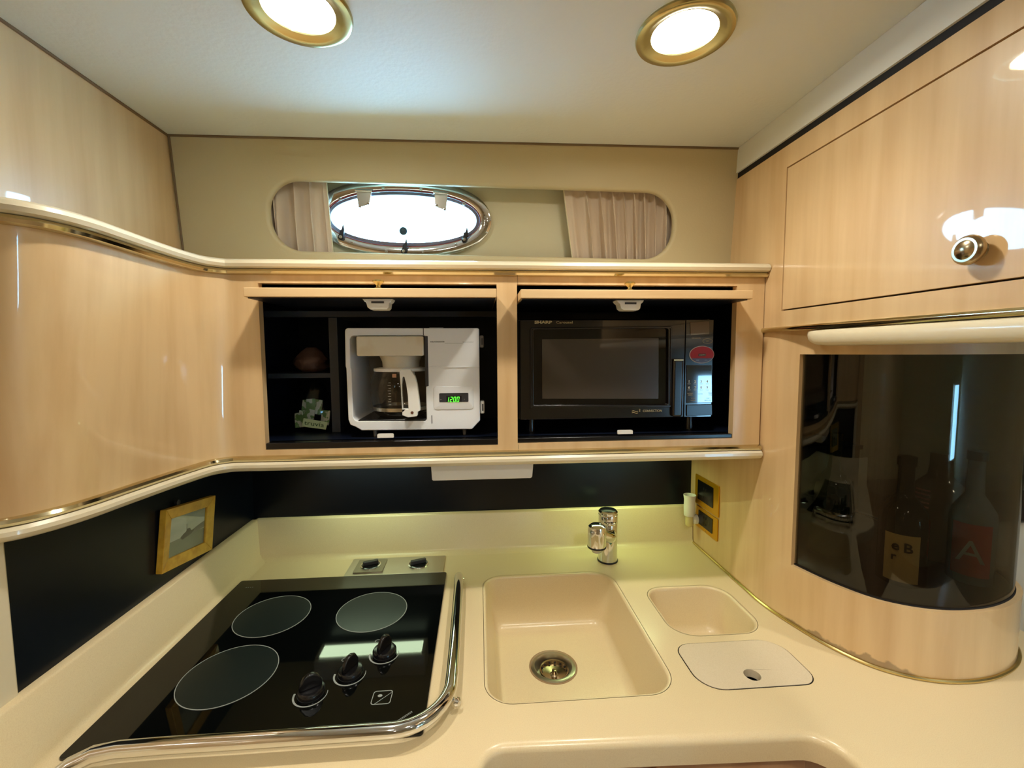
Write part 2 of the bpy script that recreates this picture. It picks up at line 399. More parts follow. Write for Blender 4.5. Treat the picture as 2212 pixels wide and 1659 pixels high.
# divider and shelf in the left bay
Fd = FY(1.09)
dx0, dx1 = Fd.hit(714, 800)[0], Fd.hit(733, 800)[0]
lin2 = mat('divider_laminate', srgb(40, 48, 58), .4)
G().box(dx0, dx1, 1.085, 1.283, zf+.0005, Fd.hit(720, 686)[1]).mk('divider', lin2, cab, bevel=.001)
zsh = Fd.hit(680, 806)[1]
G().box(ol[0]-.044, dx0-.0005, 1.09, 1.283, zsh-.012, zsh).mk('shelf', lin2, cab, bevel=.001)
zrl = Fd.hit(720, 672)[1]
G().box(ol[0]-.044, ol[1]+.011, 1.085, 1.10, Fd.hit(720, 685)[1], zrl).mk('cross_rail', lin2, cab, bevel=.001)
# ledge (top), brass strips, lower rail
tp = UP+[V(*p) for p in ((-.2, YC), (.2, YC), (XE, YC))]
lp_ = LP+[V(*p) for p in ((-.2, YC), (.2, YC), (XE, YC))]
sweep(tp, [(-.01, ZU+.003), (.006, ZU+.003), (.011, ZU+.005), (.0135, ZU+.0095), (.011, ZU+.014), (.006, ZU+.016), (-.01, ZU+.016)]).mk('ledge_brass_strip', brass, cab)
pr = [(-.02, ZU+.0155), (.012, ZU+.0155), (.018, ZU+.018), (.0205, ZU+.024), (.018, ZU+.030), (.011, ZU+.034), (.0, ZU+.0355), (-.02, ZU+.0355)]
sweep(tp, pr).mk('ledge_rail', cream, cab)
flo = [(p.x, p.y+.002) for p in tp]+[(XE, 1.24), (XL+.001, 1.24), (XL+.001, tp[0].y+.02), (-.80, tp[0].y+.02)]
G().plate(FZ(0), flo, ZU+.020, ZU+.035).mk('ledge_top', cream, cab, smooth=False)
sweep(lp_, [(-.01, ZL-.001), (.004, ZL-.001), (.009, ZL-.003), (.0115, ZL-.0075), (.009, ZL-.012), (.004, ZL-.014), (-.01, ZL-.014)]).mk('lower_brass_strip', brass, cab)
pr = [(-.03, ZL-.0135), (.010, ZL-.0135), (.0145, ZL-.018), (.015, ZL-.024), (.011, ZL-.030), (.003, ZL-.034), (-.008, ZL-.035), (-.03, ZL-.035)]
sweep(lp_, pr).mk('lower_rail', cream, cab)
flo = [(p.x, p.y+.004) for p in lp_]+[(XE, YB-.001), (XP+.001, YB-.001), (XP+.001, .645), (XP+.001, lp_[0].y+.06), (-.80, lp_[0].y+.05)]
flo = [q for q in flo if q[0] > XP+.0005 and q[1] > .62]
G().plate(FZ(0), flo, ZL-.034, ZL-.020).mk('bottom_panel', cream, cab, smooth=False)
# flip-up doors, slid into their bays
def flip_door(u0, u1, v0, v1, yf, uk, vk, ul):
    F = FY(yf); x0, z1 = F.hit(u0, v0); x1, z0 = F.hit(u1, v1)
    z1 = F.hit((u0+u1)/2, v0)[1]; z0 = F.hit((u0+u1)/2, v1)[1]
    d = G().box(max(x0, ol[0]+.001) if u0 < 800 else max(x0, ol[2]+.002), x1, yf, 1.22, z0, z1).mk('door', maple_edge, cab, bevel=.0015)
    xa = max(x0, ol[0]+.001) if u0 < 800 else max(x0, ol[2]+.002)
    xi0, xi1 = (ol[0]+.012, x1-.002) if u0 < 800 else (xa+.004, ol[3]-.012)
    G().box(xi0, xi1, yf+.006, 1.215, z0-.0022, z0-.0002).mk('door_lining', navy, d, smooth=False)
    kx = F.hit(uk, vk)[0]; ky = yf+.022
    G().lathe((kx, ky, z1), (0, 0, 1), ((.0095, 0), (.0085, .002), (.0045, .0045), (.004, .008), (.0075, .012), (.0115, .015), (.0115, .0175), (.008, .0195), (0, .020)), 24).mk('knob', gold, d)
    lx = F.hit(ul, v1)[0]; ly = yf+.012
    gl = G().plate(Frame((lx, ly, z0), (1, 0, 0), (0, 0, 1)), [(-.031, 0), (-.026, -.007), (-.0225, -.009), (-.020, -.019), (-.014, -.023), (.018, -.023), (.022, -.019), (.0235, -.009), (.027, -.007), (.031, 0)], -.03, 0)
    la = gl.mk('latch', white, d, bevel=.0015)
    G().box(lx-.012, lx+.013, ly-.001, ly+.001, z0-.0105, z0-.0065).mk('latch_slot', darkgrey, la, smooth=False)
flip_door(525, 1072.5, 622, 642, .897, 812, 622, 812)
flip_door(1122, 1627, 626, 645, .905, 1368, 626, 1366)
for u, v in ((833, 941), (1350, 933)):
    a, b = FCB.hit(u, v, 0); G().plate(FCB, rrect(a-.0175, a+.0175, b-.0045, b+.0045, (.003, .003, .0005, .0005), 4), -.002, .0025).mk('strike_plate', white, cab)
a0 = FCB.hit(1119, 800)[0]
G().box(a0-.0003, a0+.0003, YC-.0004, YC, zo1, ZU+.003).mk('joint_line', gap, cab, smooth=False)
G().box(a0-.0003, a0+.0003, YC-.0004, YC, ZL, zo0).mk('joint_line', gap, cab, smooth=False)

# ------------------------------------------------------------------ curved bottle cabinet on the right
cpts = [(.656, .96), (.661, .915), (.673, .862), (.694, .795), (.726, .738), (.766, .706), (.812, .688), (.860, .682), (.910, .685), (.957, .696), (1.002, .714), (1.042, .740), (1.074, .775), (1.094, .82), (1.10, .88)]
CPa = cr([V(*p) for p in cpts], 5)
CP = [V(.656, YB), V(.656, 1.1)]+CPa+[V(1.10, 1.1), V(1.10, 1.34)]
bc = thing('bottle_cabinet', (.85, 1.0, ZT), 'curved maple bottle cabinet with smoked acrylic front on the counter', 'cabinet')
gi = [i for i, p in enumerate(CP) if not (p.x < .70 and p.y > .866)]
i0 = gi[0]
CPg = CP[i0-1:]
zg0, zg1 = 1.030, 1.487
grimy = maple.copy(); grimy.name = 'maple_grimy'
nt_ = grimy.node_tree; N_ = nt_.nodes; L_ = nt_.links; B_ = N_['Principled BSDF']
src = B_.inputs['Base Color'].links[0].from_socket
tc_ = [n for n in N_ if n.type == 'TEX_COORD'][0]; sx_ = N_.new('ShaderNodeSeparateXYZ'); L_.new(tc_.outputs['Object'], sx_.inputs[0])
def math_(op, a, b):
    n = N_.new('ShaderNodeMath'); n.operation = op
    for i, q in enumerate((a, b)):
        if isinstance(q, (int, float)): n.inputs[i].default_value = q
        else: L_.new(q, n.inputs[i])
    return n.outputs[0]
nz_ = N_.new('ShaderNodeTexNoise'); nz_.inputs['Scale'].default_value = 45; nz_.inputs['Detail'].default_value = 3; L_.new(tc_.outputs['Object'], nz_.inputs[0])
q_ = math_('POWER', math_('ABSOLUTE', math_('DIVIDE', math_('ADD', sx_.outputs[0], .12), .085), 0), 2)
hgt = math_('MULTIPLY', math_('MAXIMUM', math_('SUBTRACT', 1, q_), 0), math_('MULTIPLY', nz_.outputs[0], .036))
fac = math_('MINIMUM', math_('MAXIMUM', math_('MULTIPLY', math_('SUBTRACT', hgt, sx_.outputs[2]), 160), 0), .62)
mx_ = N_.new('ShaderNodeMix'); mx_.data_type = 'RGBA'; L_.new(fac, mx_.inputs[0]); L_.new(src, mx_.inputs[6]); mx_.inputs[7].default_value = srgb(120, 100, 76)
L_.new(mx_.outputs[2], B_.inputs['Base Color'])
sweep(CP, [(0, ZT), (0, zg0), (-.016, zg0), (-.016, ZT)]).mk('base_panel', grimy, bc, ang=30)
sweep(CP, [(0, zg1), (0, 1.556), (-.016, 1.556), (-.016, zg1)]).mk('header_panel', maple, bc, ang=30)
sweep(CP[:i0], [(0, zg0), (0, zg1), (-.016, zg1), (-.016, zg0)]).mk('side_panel', maple, bc, ang=30)
sweep(CPg, [(-.010, zg0), (-.010, zg1), (-.0135, zg1), (-.0135, zg0)]).mk('acrylic_front', smoke, bc, ang=60)
G().add(*(lambda q: (q.v, q.f))(sweep(CPg, [(-.0085, zg0-.002), (-.0085, zg0+.0025), (-.0155, zg0+.0025), (-.0155, zg0-.002)]))).mk('seal_strip', gap, bc)
sweep(CP, [(.0005, ZT), (.0035, ZT), (.0055, ZT+.002), (.0055, ZT+.0045), (.0035, ZT+.0065), (.0005, ZT+.0065)]).mk('gold_base_trim', gold, bc)
inn = [(p.x-n.x*.017, p.y-n.y*.017) for p, n in zip(CP, normals2(CP))]
G().plate(FZ(0), inn, 1.018, 1.027).mk('cabinet_floor', navy, bc, smooth=False)
G().plate(FZ(0), inn, zg1+.002, zg1+.01).mk('cabinet_top', navy, bc, smooth=False)
G().box(.676, 1.082, 1.16, 1.17, 1.03, zg1).mk('cabinet_back', mat('cab_back', srgb(30, 27, 24), .6), bc, smooth=False)
G().box(.676, .96, 1.02, 1.16, 1.245, 1.255).mk('inner_shelf', navy, bc, smooth=False)

# ------------------------------------------------------------------ overhead cabinet on the right
oc = thing('overhead_cabinet', (XR+.15, .6, 1.54), 'glossy maple overhead cabinet with black-outlined door on the right', 'cabinet')
zo = (1.540, 1.9265)
d0, d1 = -.914, -.20; dz0, dz1 = 1.580, 1.8815
G().plate(FRP, [(-1.16, zo[0]), (.3, zo[0]), (.3, zo[1]), (-1.16, zo[1])], -.016, 0, [[(d0, dz0), (d1, dz0), (d1, dz1), (d0, dz1)]]).mk('face_frame', maple, oc, smooth=False)
G().fbox(FRP, -1.12, .3, zo[0]+.001, ZC-.001, -.36, -.017).mk('body', gap, oc, smooth=False)
dr = G().fbox(FRP, d0+.0028, d1-.0028, dz0+.0028, dz1-.0028, -.016, 0).mk('door', maple, oc, bevel=.0008)
ka, kb = FRP.hit(2087, 540, .018)
G().lathe(FRP.p(ka, kb, 0), FRP.n, ((.012, 0), (.011, .002), (.009, .005), (.013, .008), (.0185, .011), (.0195, .0145), (.0185, .018), (.0155, .021), (.0125, .021), (.009, .0235), (0, .025)), 32).mk('knob', pewter, dr)
struct('trim_4', G().fbox(FRP, -1.13, .3, zo[1], zo[1]+.0145, -.016, -.002), gap, smooth=False)
struct('trim_5', G().fbox(FRP, -1.13, .3, zo[1]+.0145, ZC-.0005, -.016, .003), mat('headliner_strip', srgb(226, 226, 218), .6), smooth=False)
sp = [V(XR, .97), V(XR, .6), V(XR, .2), V(XR, -.3)]
sweep(sp, [(0, zo[0]-.004), (.005, zo[0]-.004), (.007, zo[0]-.001), (.007, zo[0]+.003), (.005, zo[0]+.006), (0, zo[0]+.006)], side=1).mk('metal_strip', brass, oc)
R = []
for y, k in ((.842, .05), (.838, .45), (.828, .75), (.81, .93), (.78, 1), (.4, 1), (-.3, 1)):
    R.append([V(XR+.03+(-.041*math.sin(t))*k if False else XR-.010*k*math.sin(t)+.012*(1-k), y, zo[0]-.005-.031*k*(1-math.cos(t))/2) for t in [math.pi*i/10 for i in range(11)]]+[V(XR+.04, y, zo[0]-.005-.031*k), V(XR+.04, y, zo[0]-.005)])
G().rings(R, True, True, True).mk('bottom_rail', cream, oc)

# ------------------------------------------------------------------ countertop with integral sinks
ct = thing('countertop', (0, 1.0, .86), 'cream solid-surface galley countertop with moulded sinks and upstand', 'countertop')
sink1 = rrect(.003, .346, .700, 1.128, (.062, .050, .050, .055), 8)
def slant(loop, y0, k): return [(a+(b-y0)*k, b) for a, b in loop]
sink2 = rrect(.402, .606, .845, 1.037, (.055, .045, .055, .055), 8)
sink3 = rrect(.386, .604, .700, .823, (.045, .030, .045, .030), 8)
nx0, nx1, ny = -.016, .548, .628
notch = []
def arc(cx, cy, r, a0, a1, n=8): return [(cx+r*math.cos(math.radians(a0+(a1-a0)*k/n)), cy+r*math.sin(math.radians(a0+(a1-a0)*k/n))) for k in range(n+1)]
notch = [(nx0, .30)]+arc(nx0+.05, ny-.05+.004, .05, 180, 90)+arc(nx1-.06, ny-.06-.012, .06, 90, 0)+[(nx1, .30)]
outer = [(XP, .30)]+notch+[(1.14, .30), (1.14, YB), (XP, YB)]
g = G().flat(FT, outer, 0, [sink1, sink2, sink3])
edge = [(XP, .30)]+notch+[(1.14, .30), (1.14, .72)]
ep = [V(*p) for p in edge]; N2 = normals2(ep)
def eo(d, z): return [V(p.x+n.x*d, p.y+n.y*d, z) for p, n in zip(ep, N2)]
rr = .012
R = [eo(rr*math.sin(t), ZT-rr*(1-math.cos(t))) for t in (0, .4, .8, 1.2, 1.5708)]+[eo(rr, ZT-.042), eo(0, ZT-.046), eo(-.03, ZT-.046)]
g.rings(R, closed=False)
g.mk('top_slab', solid, ct, ang=50)
def basin(name, loop, depth, rf, draft, m_, hole=None):
    prof = [(-.001, 0), (0, 0)]+[(.007*math.sin(t), .007*(1-math.cos(t))) for t in (.3, .6, .9, 1.2, 1.5708)]
    prof += [(.007+draft*.5, depth*.4), (.007+draft, depth-rf)]
    prof += [(.007+draft+rf*(1-math.cos(t)), depth-rf+rf*math.sin(t)) for t in (.3, .6, .9, 1.2, 1.5708)]
    R = [[V(a, b, ZT-d) for a, b in offs(loop, i)] for i, d in prof]
    if not hole: return G().rings(R, True, False, True).mk(name, m_, ct, ang=60)
    fl = [(p.x, p.y) for p in R[-1]]
    return G().rings(R).flat(FZ(ZT-depth), fl, 0, [ell(hole[0], hole[1], .046, .046, 32)]).mk(name, m_, ct, ang=60)
ZS = .772
da, db = FZ(ZS).hit(1195, 1440)
b1 = basin('sink_basin', sink1, ZT-ZS, .022, .018, solid, (da, db))
basin('small_basin', sink2, .105, .025, .016, solid)
basin('bin_well', sink3, .08, .01, .004, gap)
st_ = G().lathe((da, db, ZS), (0, 0, 1), ((.052, .0002), (.052, .002), (.048, .0034), (.043, .003), (.0405, -.002), (.038, -.022), (.0, -.024)), 40).mk('strainer', steel, b1)
g = G().lathe((da+.002, db-.002, ZS-.020), (0, 0, 1), ((.031, .000), (.0335, .014), (.033, .0155), (.0305, .0145), (.028, .006), (.010, .003), (.006, .005), (.005, .014), (0, .015)), 32)
g.mk('strainer_basket', pewter, b1)
for k in range(14):
    t = 2*math.pi*k/14; G().lathe((da+.002+.0285*math.cos(t), db-.002+.0285*math.sin(t), ZS-.010), (-math.cos(t), -math.sin(t), .3), ((.0022, 0), (.0022, .0012), (0, .0012)), 8).mk('strainer_hole', gap, b1)
G().lathe((da, db, ZS+.0001), (0, 0, 1), ((.052, .0), (.0555, .0001), (.0555, .0006), (.052, .0008)), 40).mk('drain_stain', dirt, b1)
# upstands
G().plate(FX(0), [(-YB, ZT), (-YB, 1.016), (-YB+.012, 1.016), (-YB+.016, 1.012), (-YB+.022, ZT+.012), (-YB+.030, ZT+.003), (-YB+.045, ZT)], -XR, -XP-.0).mk('back_upstand', solid, ct, ang=60)
up2 = [(XP, ZT), (XP, 1.016), (XP+.012, 1.016), (XP+.016, 1.012), (XP+.022, ZT+.016), (XP+.030, ZT+.005), (XP+.046, ZT)]
G().plate(FY(0), up2, -YB, -.30).mk('side_upstand', solid, ct, ang=60)

lid = thing('sink_lid', (.494, .76, ZT-.012), 'cream lid with round finger hole set in the counter beside the sink', 'lid')
hl = FT.hit(1625, 1459)
lh = ell(hl[0], hl[1], .0145, .0145, 24)
G().plate(FT, offs(sink3, .0009), -.014, .0012, [lh]).mk('panel', mat('lid_cream', srgb(224, 208, 180), .32, noise=((800, 800, 800), srgb(217, 200, 170), .42, .66, 2)), lid, ang=40, bevel=.001)

# base cabinet under the counter
bcab = thing('base_cabinet', (.0, 1.0, 0), 'glossy brown wood base cabinet under the counter notch', 'cabinet')
G().box(XP+.01, 1.10, .685, 1.28, .08, ZT-.17).box(XP+.01, 1.10, .665, .690, .08, ZT-.047).mk('body', maple_dark, bcab, smooth=False)
for x0, x1 in ((.0, .26), (.28, .54)):
    d = G().box(x0, x1, .648, .6645, .12, ZT-.06).mk('door', maple_dark, bcab, bevel=.003)
    G().lathe(((x1-.04 if x0 < .1 else x0+.04), .648, .70), (0, -1, 0), ((.006, 0), (.005, .01), (.014, .016), (.012, .022), (0, .024)), 20).mk('knob', pewter, d)
G().box(XP+.02, 1.09, .73, 1.28, .0, .08).mk('plinth', darkp, bcab, smooth=False)

# ------------------------------------------------------------------ cooktop
ck = thing('cooktop', (-.36, .9, ZT), 'black glass three-burner electric cooktop set in the counter', 'cooktop')
Fk = FZ(ZT+.006)
G().plate(FT, rrect(-.624, -.094, .648, 1.150, .006, 4), .0002, .006).mk('glass_plate', bglass, ck, bevel=.0015)
for cx, cy, r in ((-.471, .986, .0775), (-.251, .984, .0765), (-.466, .803, .0800)):
    bz = G().plate(Fk, ell(cx, cy, r, r, 64), -.0005, .0004).mk('burner', burner_m, ck, smooth=False)
    G().plate(Fk, ell(cx, cy, r+.0012, r+.0012, 64), .0001, .0007, [ell(cx, cy, r-.0002, r-.0002, 64)]).mk('burner_ring', print_grey, bz, smooth=False)
def arc_band(cx, cy, r0, r1, a0, a1, n=28, taper=True):
    A, B = [], []
    for k in range(n+1):
        t = math.radians(a0+(a1-a0)*k/n); w_ = (r1-r0)*(1-.75*k/n if taper else 1)
        A.append((cx+(r0)*math.cos(t), cy+r0*math.sin(t))); B.append((cx+(r0+w_)*math.cos(t), cy+(r0+w_)*math.sin(t)))
    return A+B[::-1]
for (u, v), rot in zip(((672, 1500), (757, 1457), (831, 1413)), (28, 62, 62)):
    cx, cy = Fk.hit(u, v)
    kb_ = G().lathe((cx, cy, ZT+.0062), (0, 0, 1), ((.0225, 0), (.0225, .009), (.0205, .012), (.019, .0125), (.012, .013), (0, .013)), 36).mk('knob', darkp, ck)
    t = math.radians(rot); ex = V(math.cos(t), math.sin(t), 0); ey = V(-math.sin(t), math.cos(t), 0)
    Fg = Frame((cx, cy, ZT+.018), ex, (0, 0, 1))
    G().plate(Fg, [(-.019, 0), (.019, 0), (.0185, .010), (.012, .022), (.004, .0265), (-.004, .0265), (-.012, .022), (-.0185, .010)], -.0045, .0045).mk('knob_grip', darkp, kb_, bevel=.0035, seg=3)
    G().add(*(lambda q: (q.v, q.f))(G().plate(Fk, arc_band(cx, cy, .0265, .0300, 175, 375), .0003, .0007))).mk('dial_mark', print_grey, ck, smooth=False)
    G().plate(Fk, ell(cx-.022, cy+.040, .006, .005, 16), .0003, .0006, [ell(cx-.022, cy+.040, .005, .004, 16)]).mk('burner_symbol', print_grey, ck, smooth=False)
a, b = Fk.hit(825, 1507)
G().plate(Fk, rrect(a-.0165, a+.0165, b-.015, b+.015, .005), .0003, .0007, [rrect(a-.0153, a+.0153, b-.0138, b+.0138, .0045)]).mk('symbol_frame', print_grey, ck, smooth=False)
G().plate(Fk, [(a-.010, b-.0135), (a-.009, b-.0138), (a+.0145, b+.0095), (a+.0145, b+.0105)], .0003, .0007).mk('symbol_slash', print_grey, ck, smooth=False)
G().plate(Fk, ell(a-.004, b+.004, .004, .003, 16), .0003, .0007).mk('symbol_dot', print_grey, ck, smooth=False)
a, b = Fk.hit(873, 1549)
Fb = Frame(Fk.p(a, b), (math.cos(.70), math.sin(.70), 0), (-math.sin(.70), math.cos(.70), 0))
text('maker_print', 'IIIIIIIIIIIIIIII', .0055, Fb, -.014, -.002, .0005, print_grey, ck, width=.028)
a, b = Fk.hit(536, 1270)
text('corner_print', 'IIII', .004, Fk, a-.008, b, .0005, print_grey, ck, width=.018)

# ------------------------------------------------------------------ guard rail around the cooktop
gr = thing('guard_rail', (-.06, .70, ZT), 'chrome tube rail bent around the front and side of the cooktop', 'rail')
zr = ZT+.030
pth = [(-.0585, 1.094, ZT+.0005), (-.0585, 1.093, ZT+.014), (-.0583, 1.086, ZT+.0245), (-.058, 1.070, zr), (-.056, 1.0, zr), (-.055, .90, zr), (-.054, .80, zr), (-.054, .735, zr)]
pth += [(-.054-.085*(1-math.cos(math.radians(t))), .720-.090*math.sin(math.radians(t)), zr) for t in range(8, 90, 8)]
pth += [(-.145, .630, zr), (-.25, .630, zr), (-.36, .630, zr), (-.46, .631, zr), (-.525, .630, zr), (-.555, .627, zr-.002), (-.578, .618, zr-.008), (-.593, .606, zr-.017), (-.602, .597, ZT+.0005)]
rl = G().tube(pth, .0112, 20).mk('tube', chrome, gr, ang=60)
for u, v, n in ((987, 1516, (.7, -.7, .1)), (998, 1252, (1, 0, .1))):
    a, b = FZ(ZT+.016).hit(u, v); n = Vector(n).normalized()
    G().lathe(V(a, b, ZT+.016)-n*.014, n, ((.004, 0), (.004, .014), (.0075, .014), (.0075, .016), (.004, .020), (0, .021)), 16).mk('rail_screw', chrome, rl)

# ------------------------------------------------------------------ steel control plate behind the cooktop
sw = thing('control_plate', (-.235, 1.195, ZT), 'brushed steel plate with two round black knobs behind the cooktop', 'control panel')
G().plate(FT, rrect(-.366, -.104, 1.153, 1.250, .003, 3), .0002, .0045).mk('plate', steel, sw, bevel=.001)
Fp = FZ(ZT+.0045)
a, b = Fp.hit(801, 1223)
q = G().plate(Fp, rrect(a-.039, a+.039, b-.038, b+.034, .002, 2), .0, .003).mk('square_bezel', mat('bezel_grey', srgb(150, 144, 128), .35, metal=.7), sw)
def dial(a, b, z, r, nm):
    k = G().lathe((a, b, z), (0, 0, 1), ((r, 0), (r, .002), (r-.003, .003), (r-.004, .001)), 36).mk('dial_ring', chrome, sw)
    G().lathe((a, b, z), (0, 0, 1), ((r-.004, .001), (r-.006, .0025), (0, .0025)), 36).mk('dial', darkp, sw)
    Fg = Frame((a, b, z+.002), (math.cos(.35), math.sin(.35), 0), (-math.sin(.35), math.cos(.35), 0))
    G().plate(Fg, rrect(-r+.007, r-.007, -.006, .006, .004, 3), 0, .011).mk('dial_grip', darkgrey, sw, bevel=.002)
dial(a, b, ZT+.0075, .0275, 0)
a, b = Fp.hit(904, 1218); dial(a, b, ZT+.0045, .0285, 1)

# ------------------------------------------------------------------ faucet
fx, fy = .359, 1.190
fa = thing('faucet', (fx, fy, ZT), 'short chrome galley faucet with cylindrical spout head behind the sink', 'faucet')
G().lathe((fx, fy, ZT), (0, 0, 1), ((.029, 0), (.029, .004), (.0275, .0045)), 40, True).mk('base_ring', rubber, fa)
G().lathe((fx, fy, ZT+.0045), (0, 0, 1), ((.0275, 0), (.0268, .03), (.0262, .105), (.0255, .107), (.0, .107)), 40).mk('body', chrome, fa)
hd = G().lathe((fx, fy, ZT+.112), (0, 0, 1), ((.025, 0), (.0272, .0005), (.0275, .022), (.0270, .024), (.0262, .0245), (.0262, .026), (.027, .0265), (.0268, .031), (.023, .0355), (.012, .038), (0, .0385)), 40).mk('lever_cap', chrome, fa)
G().plate(Frame((fx, fy, ZT+.112), (1, 0, 0), (0, 1, 0)), [(-.018, -.02), (.018, -.02), (.012, -.033), (.0, -.037), (-.012, -.034)], 0, .009).mk('lever_lip', chrome, hd, bevel=.003)
Fs = FY(1.105); sx, sz1 = Fs.hit(1294, 1139); sz0 = Fs.hit(1294, 1189)[1]
sy = 1.125
R = [V(fx, fy-.018, ZT+.085), V(fx-.006, fy-.035, ZT+.084), V(sx+.006, sy+.012, (sz0+sz1)/2+.004), V(sx, sy, (sz0+sz1)/2)]
G().tube(cr(R, 5), .0175, 20).mk('spout_arm', chrome, fa)
hh = sz1-sz0
sh = G().lathe((sx, sy, sz0), (0, 0, 1), ((.020, -.003), (.0235, 0), (.0245, .003), (.0245, hh*.78), (.0225, hh*.92), (.016, hh), (0, hh+.001)), 36).mk('spout_head', chrome, fa)
G().lathe((sx, sy, sz0), (0, 0, 1), ((.0246, .0), (.0252, .001), (.0252, .004), (.0246, .005)), 36).mk('rubber_ring', rubber, sh)
G().lathe((sx, sy, sz0-.013), (0, 0, 1), ((0, 0), (.013, .0005), (.015, .004), (.020, .011)), 28).mk('aerator', mat('clear_tip', srgb(200, 200, 200), .15, metal=.6), sh)
G().lathe((fx+.0, fy-.0268, ZT+.062), (0, -1, 0), ((.004, 0), (.004, .001), (0, .001)), 14).mk('green_dot', mat('green_mark', srgb(20, 110, 96), .3), fa)

# ------------------------------------------------------------------ coffee maker
YM = 1.010
FM = FY(YM)
def cm(zx, zy, c=0): return FM.hit(720+zx/6.144, 690+zy/6.144, c)
zfl = zf
cb = cm(1000, 1475)
co = thing('coffee_maker', (cm(1040, 0)[0], YM+.09, zfl), 'white drip coffee maker with green clock in the left cabinet bay', 'coffee maker')
outl = [cm(*p) for p in ((152, 150), (162, 126), (190, 113), (1915, 113), (1935, 128), (1940, 640), (1950, 1340), (1842, 1458), (375, 1476), (290, 1425), (225, 1400), (198, 1330), (170, 650), (160, 620))]
cav = [cm(*p) for p in ((215, 260), (232, 228), (262, 214), (1205, 214), (1240, 250), (1245, 880), (1228, 900), (1240, 1330), (1215, 1350), (330, 1352), (285, 1330), (262, 1290), (240, 660), (226, 640))]
G().plate(FM, outl, -.19, 0, [cav]).mk('housing', white2, co, bevel=.004, seg=3, ang=50)
xs = [p[0] for p in cav]; zs_ = [p[1] for p in cav]
G().fbox(FM, min(xs)-.002, max(xs)+.002, min(zs_)-.002, max(zs_)+.002, -.18, -.17).mk('cavity_back', mat('cavity_grey', srgb(148, 140, 128), .5), co, smooth=False)
hp = cm(820, 1352)[1]
G().fbox(FM, min(xs)+.012, max(xs)-.002, hp-.002, hp+.004, -.168, -.004).mk('hot_plate', darkp, co, bevel=.002)
a0, a1 = cm(1205, 0)[0], cm(1248, 0)[0]
G().fbox(FM, a0, a1, cm(0, 900)[1], cm(0, 225)[1], -.05, .0015).mk('water_gauge', darkgrey, co, bevel=.001)
x0, x1 = cm(302, 0)[0], cm(1195, 0)[0]
bk = G().plate(FM, rrect(x0, x1, cm(0, 490)[1], cm(0, 224)[1], .004, 4), -.12, .006).mk('brew_basket', white_st, co, bevel=.003, seg=3)
xc = cm(825, 0)[0]; rA = (cm(1105, 0)[0]-cm(540, 0)[0])/2*1.05; rB = (cm(1080, 0)[0]-cm(590, 0)[0])/2*1.05
yc_ = YM+.058
zA, zB = cm(0, 492)[1], cm(0, 668)[1]
G().lathe((xc, yc_, zB), (0, 0, 1), ((rB*.6, 0), (rB*.97, .0005), (rB, .004), (rB*1.02, (zA-zB)*.55), (rA, zA-zB)), 36).mk('funnel', white_st, bk)
# tower details
G().fbox(FM, cm(1262, 0)[0], cm(1930, 0)[0], cm(0, 655)[1], cm(0, 632)[1], -.001, .0022).mk('ridge', white2, co, bevel=.001)
G().fbox(FM, cm(1187, 0)[0], cm(1196, 0)[0], cm(0, 214)[1], cm(0, 118)[1], -.001, .0006).mk('seam', gap, co, smooth=False)
G().fbox(FM, cm(1278, 0)[0], cm(1287, 0)[0], cm(0, 1405)[1], cm(0, 1295)[1], -.001, .0006).mk('seam', gap, co, smooth=False)
b0 = rrect(cm(1310, 0)[0], cm(1850, 0)[0], cm(0, 1220)[1], cm(0, 905)[1], .007, 4)
b1_ = rrect(cm(1385, 0)[0], cm(1785, 0)[0], cm(0, 1125)[1], cm(0, 988)[1], .003, 4)
bz = G().rings([[FM.p(x, y, c) for x, y in lp] for lp, c in ((b0, 0), (offs(b0, .001), .0016), (b1_, .005))], True, False, True).mk('clock_bezel', white2, co, ang=40)
dsp = G().plate(FM, rrect(cm(1390, 0)[0], cm(1780, 0)[0], cm(0, 1116)[1], cm(0, 995)[1], .002, 3), .0045, .0056).mk('clock_panel', darkgrey, co)
G().plate(FM, rrect(cm(1485, 0)[0], cm(1690, 0)[0], cm(0, 1112)[1], cm(0, 1030)[1], .001, 2), .0055, .0060).mk('clock_window', gap, dsp, smooth=False)
SEG = {'0': 'abcdef', '1': 'bc', '2': 'abged'}
def digit(ch, a, b, w_, h, F, c, parent):
    t = w_*.20; g = G(); sl = .16
    def bar(x0, y0, x1, y1): g.plate(F, [(a+x0+y0*sl, b+y0), (a+x1+y0*sl, b+y0), (a+x1+y1*sl, b+y1), (a+x0+y1*sl, b+y1)], c, c+.0003)
    k = t*.15
    D = {'a': (t*.6, h-t, w_-t*.6, h), 'd': (t*.6, 0, w_-t*.6, t), 'g': (t*.6, h/2-t/2, w_-t*.6, h/2+t/2), 'b': (w_-t, h/2+k, w_, h-t*.6), 'c': (w_-t, t*.6, w_, h/2-k), 'e': (0, t*.6, t, h/2-k), 'f': (0, h/2+k, t, h-t*.6)}
    for s in SEG[ch]: bar(*D[s])
    return g.mk('clock_digit', green_led, parent, smooth=False)
for ch, zx in zip('1200', (1500, 1548, 1592, 1636)):
    a, b = cm(zx, 1092); digit(ch, a, b, cm(1032, 0)[0]-cm(1000, 0)[0], cm(0, 1045)[1]-b, FM, .0061, dsp)
a, b = cm(1420, 1063); text('clock_print', '▸▸' if False else 'ON', .002, FM, a, b, .0058, pale_print, dsp)
a, b = cm(1735, 1060); text('clock_print', '10', .002, FM, a, b, .0058, pale_print, dsp)
a, b = cm(1735, 1098); text('clock_print', 'AM', .0025, FM, a, b, .0058, pale_print, dsp)
